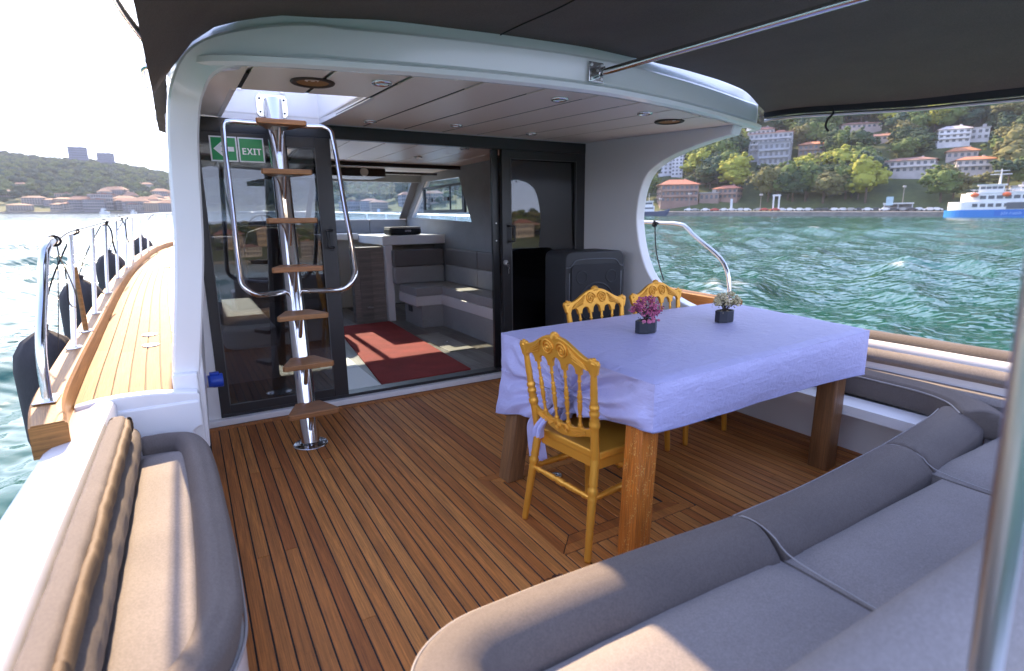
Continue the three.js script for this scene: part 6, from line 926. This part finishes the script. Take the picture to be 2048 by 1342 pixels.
// ---- along the quay: cars, lamps, portal, kiosk, people-sized things
{
  const r = rng(31), body = (() => { const s = shapeOf([[-2.1, 0.3], [-2.15, 0.75], [-1.9, 0.95], [-1.2, 1.02], [-0.7, 1.42], [0.75, 1.45], [1.35, 1.0], [2.05, 0.85], [2.15, 0.6], [2.1, 0.3]]); return extr(s, 1.6, 0.08, 2).translate(0, 0, -0.8); })();
  const glassG = extr(shapeOf([[-1.05, 1.02], [-0.62, 1.36], [0.7, 1.38], [1.18, 1.02]]), 1.72, 0).translate(0, 0, -0.86), wheel = new THREE.CylinderGeometry(0.33, 0.33, 0.22, 14).rotateX(Math.PI / 2);
  const cols = [[0.7, 0.7, 0.7], [0.6, 0.6, 0.62], [0.05, 0.05, 0.06], [0.35, 0.34, 0.33], [0.4, 0.05, 0.04], [0.62, 0.58, 0.5]], paint = cols.map((c) => MP({ color: LIN(...c), roughness: 0.3, clearcoat: 0.6 }));
  const nm = ['white', 'silver', 'black', 'grey', 'red', 'cream'];
  for (let i = 0; i < 30; i++) { const px = 1372 + i * 17.2 + r() * 7; if (px > 1885) break; const d = bearing(px, 420), az = Math.atan2(d.x, -d.z) * 57.29578, p = pos(az, r0(az) + 5 + 3 * r(), 2.25), k = Math.floor(r() * r() * 6); const t = new THREE.Group(); t.name = numbered('parked_car'); t.userData = { label: nm[k] + ' car parked in the row along the starboard quay', category: 'car', group: nm[k] + ' cars parked along the quay' }; part('body', body, paint[k], t); part('windows', glassG, winDark, t); for (const [x, z] of [[-1.3, 0.8], [1.3, 0.8], [-1.3, -0.8], [1.3, -0.8]]) part('wheel', wheel, blackMatte, t).position.set(x, 0.33, z); t.position.copy(p); t.rotation.y = -az / 57.3 + (r() - 0.5) * 0.6 + (r() < 0.5 ? 0 : Math.PI); scene.add(t); }
  const lamp = (px, h, label) => { const d = bearing(px, 420), az = Math.atan2(d.x, -d.z) * 57.29578, t = new THREE.Group(); t.name = numbered('street_lamp'); t.userData = { label, category: 'lamp' }; part('post', rod(V(0, 0, 0), V(0, h, 0), 0.16, 0.1, 8), cm([0.3, 0.28, 0.26], wallTex), t); part('head', join([box(1.6, 0.25, 0.4, 0, h, 0), new THREE.SphereGeometry(0.4, 10, 8).translate(-0.7, h - 0.2, 0), new THREE.SphereGeometry(0.4, 10, 8).translate(0.7, h - 0.2, 0)]), cm([0.6, 0.58, 0.55], wallTex), t); t.position.copy(pos(az, r0(az) + 9, 2.2)); scene.add(t); };
  lamp(1320, 6.5, 'street lamp on the quay near the arch'); lamp(1378, 9, 'tall thin street lamp before the long brick house'); lamp(1520, 8, 'street lamp on the quay left of the white portal'); lamp(1803, 10.5, 'tall street lamp beside the white kiosk');
  const at = (px, o = 8) => { const d = bearing(px, 420), az = Math.atan2(d.x, -d.z) * 57.29578; return { p: pos(az, r0(az) + o, 2.2), az }; };
  { const { p, az } = at(1551), t = thing('white_portal', 'white open portal frame standing on the quay', 'portal'); rebased.splice(rebased.indexOf(t), 1); t.position.copy(p); t.rotation.y = -az / 57.3; const m = cm([0.75, 0.75, 0.74], wallTex); part('post', box(0.7, 7, 0.7, -1.2, 3.5, 0), m, t); part('post', box(0.7, 7, 0.7, 1.2, 3.5, 0), m, t); part('beam', box(3.6, 0.8, 1, 0, 7.4, 0), m, t); }
  { const { p, az } = at(1462), t = thing('sign_pillar', 'pale upright sign pillar near the small brick house', 'sign'); rebased.splice(rebased.indexOf(t), 1); t.position.copy(p); t.rotation.y = -az / 57.3; part('slab', box(1.1, 6, 0.5, 0, 3, 0), cm([0.6, 0.65, 0.68], wallTex), t); part('base', box(1.6, 0.5, 1, 0, 0.25, 0), cm([0.4, 0.4, 0.4], wallTex), t); }
  { const { p, az } = at(1795), t = thing('kiosk', 'low white kiosk with an open front on the quay', 'kiosk'); rebased.splice(rebased.indexOf(t), 1); t.position.copy(p); t.rotation.y = -az / 57.3; part('roof', box(11, 0.5, 4, 0, 3.2, 0), cm([0.7, 0.7, 0.68], wallTex), t); part('back_wall', box(10, 3, 0.3, 0, 1.5, -1.6), cm([0.3, 0.3, 0.3], wallTex), t); for (const x of [-5, 0, 5]) part('post', box(0.35, 3, 0.35, x, 1.5, 1.6), cm([0.6, 0.6, 0.6], wallTex), t); }
  { const { p, az } = at(1777, 6), t = thing('info_board', 'pale blue board standing beside the kiosk', 'sign'); rebased.splice(rebased.indexOf(t), 1); t.position.copy(p); t.rotation.y = -az / 57.3; part('panel', box(2.6, 3.6, 0.3, 0, 4.2, 0), cm([0.45, 0.6, 0.66], wallTex), t); part('post', box(0.4, 2.6, 0.3, 0, 1.3, 0), cm([0.4, 0.4, 0.4], wallTex), t); }
}
// ---- ships
function ship(name, label, px, off, turn, build) { const d = bearing(px, 430), az = Math.atan2(d.x, -d.z) * 57.29578, t = thing(name, label, 'ship'); rebased.splice(rebased.indexOf(t), 1); t.position.copy(pos(az, r0(az) - off, 0)); t.rotation.y = -az / 57.29578 + turn; build(t); return t; }
const shipWhite = cm([0.78, 0.78, 0.77], wallTex), shipBlue = MP({ color: LIN(0.012, 0.16, 0.46), roughness: 0.35 }), orange = MS({ color: LIN(0.65, 0.12, 0.03), roughness: 0.5 });
const ferry = (L, name) => (t) => {
  const hullShape = (l, w, bow) => { const s = new THREE.Shape(); s.moveTo(-l / 2, 0); s.quadraticCurveTo(-l / 2 + bow * 0.3, w / 2, -l / 2 + bow, w / 2); s.lineTo(l / 2 - 2, w / 2); s.quadraticCurveTo(l / 2, w / 2, l / 2, w / 2 - 2); s.lineTo(l / 2, -w / 2 + 2); s.quadraticCurveTo(l / 2, -w / 2, l / 2 - 2, -w / 2); s.lineTo(-l / 2 + bow, -w / 2); s.quadraticCurveTo(-l / 2 + bow * 0.3, -w / 2, -l / 2, 0); return s; };
  const sl = (l, w, bow, h, y, x = 0) => extr(hullShape(l, w, bow), h, 0).rotateX(-Math.PI / 2).translate(x, y, 0);
  part('hull', sl(L, 10, 9, 3.3, -0.6), shipBlue, t); part('main_deck', sl(L - 1.5, 9.6, 8, 2.9, 2.72, 0.2), shipWhite, t); part('upper_deck', sl(L - 6, 9, 7, 2.9, 5.62, 1.5), shipWhite, t); part('roof_deck', sl(L - 8, 9.4, 6, 0.4, 8.53, 2), shipWhite, t); part('wheelhouse', box(7, 2.4, 6.4, -L / 2 + 13, 10.15, 0), shipWhite, t); part('wheelhouse_roof', box(8.4, 0.35, 7.2, -L / 2 + 13, 11.5, 0), shipWhite, t);
  const w = []; for (let i = 0; i < 7; i++) for (const s of [-1, 1]) { w.push(box(1.5, 1.2, 0.1, -L / 2 + 9 + i * 2.2, 4.3, s * 4.82)); if (i < 7) w.push(box(1.7, 1.2, 0.1, -L / 2 + 11 + i * 2.3, 7.1, s * 4.52)); } for (let i = 0; i < 4; i++) w.push(box(1.4, 1.0, 6.5, -L / 2 + 10.6 + i * 1.6, 10.4, 0)); const wm = part('windows', join(w), winDark, t); wm.userData.kind = 'stuff';
  part('open_doors', join([1, -1].map((s) => box(5.5, 2.3, 0.1, L * 0.16, 4.0, s * 4.84))), winDark, t);
  part('mast', join([rod(V(-L / 2 + 15, 11.6, 0), V(-L / 2 + 15, 17, 0), 0.4, 0.15, 8), box(0.3, 0.25, 7, -L / 2 + 15, 14, 0), box(6, 0.25, 0.3, -L / 2 + 15, 15.2, 0), box(0.3, 0.25, 5, -L / 2 + 15, 15.9, 0), box(4.4, 0.25, 0.3, -L / 2 + 15, 16.4, 0)]), shipWhite, t);
  part('railing', join([1, -1].flatMap((s) => [box(L - 10, 0.12, 0.1, 2, 9.9, s * 4.6), ...Array.from({ length: 14 }, (_, i) => box(0.1, 1.0, 0.1, lerp(-L / 2 + 8, L / 2 - 4, i / 13), 9.4, s * 4.6))])), shipWhite, t);
  for (const x of [-L / 2 + 8.5, L * 0.06]) part('life_raft', new THREE.SphereGeometry(0.9, 12, 8).scale(1.4, 0.9, 0.9).translate(x, 8.0, 4.9), orange, t);
  if (name) { const c = document.createElement('canvas'); c.width = 512; c.height = 128; const g = c.getContext('2d'); g.fillStyle = '#0f5fae'; g.fillRect(0, 0, 512, 128); g.fillStyle = '#8fb4d6'; g.font = 'italic 78px serif'; g.textAlign = 'center'; g.fillText(name, 256, 98); const tx = new THREE.CanvasTexture(c); tx.colorSpace = THREE.SRGBColorSpace; part('name_plate', box(9, 1.9, 0.08, L * 0.12, 1.5, 5.02), MS({ map: tx, roughness: 0.4 }), t); { const u = t.children[t.children.length - 1].geometry, uv = u.attributes.uv, pp = u.attributes.position; for (let i = 0; i < uv.count; i++) uv.setXY(i, (pp.getX(i) - L * 0.12) / 9 + 0.5, (pp.getY(i) - 1.5) / 1.9 + 0.5); } }
};
ship('ferry', 'white and blue passenger ferry moored at the quay', 1993, 14, 0.0, ferry(31, 'ŞH-Fatih'));
ship('white_ferry', 'second white ferry partly hidden behind the blue ferry', 2072, 3, 0.0, ferry(30, null));
ship('tugboat', 'dark blue workboat with a white cabin seen beside the arch', 1302, 12, 0.0, (t) => {
  const navy = MP({ color: LIN(0.02, 0.035, 0.08), roughness: 0.4 }); const s = new THREE.Shape(); s.moveTo(-8, 0); s.lineTo(-8.4, 2.2); s.quadraticCurveTo(0, 1.8, 6, 2.4); s.lineTo(9, 3.4); s.quadraticCurveTo(8.5, 1.2, 7, -0.6); s.lineTo(-7.6, -0.6); part('hull', extr(s, 4.4, 0.3, 2).translate(0, 0, -2.2), navy, t);
  part('cabin', join([box(6, 2.6, 3.6, -1.5, 3.4, 0), box(4, 2.2, 3, -1.2, 5.8, 0), box(4.8, 0.3, 3.4, -1.2, 7, 0)]), shipWhite, t); part('windows', join([box(3.4, 0.9, 3.1, -1.2, 6, 0), box(5, 0.7, 3.7, -1.5, 3.7, 0)]), winDark, t); part('mast', rod(V(-1.2, 7, 0), V(-1.2, 11, 0), 0.12, 0.06, 8), shipWhite, t); });
const boatAt = (az, rr, label, s) => { const t = thing('small_boat', label, 'boat', 'small boats off the far shore'); rebased.splice(rebased.indexOf(t), 1); t.position.copy(pos(az, rr, 0)); t.rotation.y = 1.2; t.scale.setScalar(s); const sh = new THREE.Shape(); sh.moveTo(-4, 0); sh.lineTo(-4, 1.2); sh.lineTo(5, 1.6); sh.quadraticCurveTo(4, 0.4, 3, -0.3); sh.lineTo(-3.8, -0.3); part('hull', extr(sh, 2.4, 0.1, 1).translate(0, 0, -1.2), shipWhite, t); part('cabin', join([box(3.4, 1.4, 2, -0.5, 2, 0), box(2.4, 0.9, 1.8, -0.6, 3.1, 0)]), shipWhite, t); part('windows', box(2.8, 0.6, 2.06, -0.5, 2.2, 0), winDark, t); };
boatAt(-5.6, 760, 'white motor boat off the far port shore', 1.6); boatAt(-3.6, 830, 'white launch close to the far waterfront', 1.2); boatAt(17, 560, 'white boat on the water ahead seen through the windscreen', 1.3);

// ================================================================ set each thing's origin at its base
for (const o of rebased) { const b = new THREE.Box3().setFromObject(o); if (b.isEmpty()) continue; const c = b.getCenter(V(0, 0, 0)); c.y = b.min.y; o.position.copy(c); for (const ch of o.children) ch.position.sub(c); }
renderer.render(scene, camera);
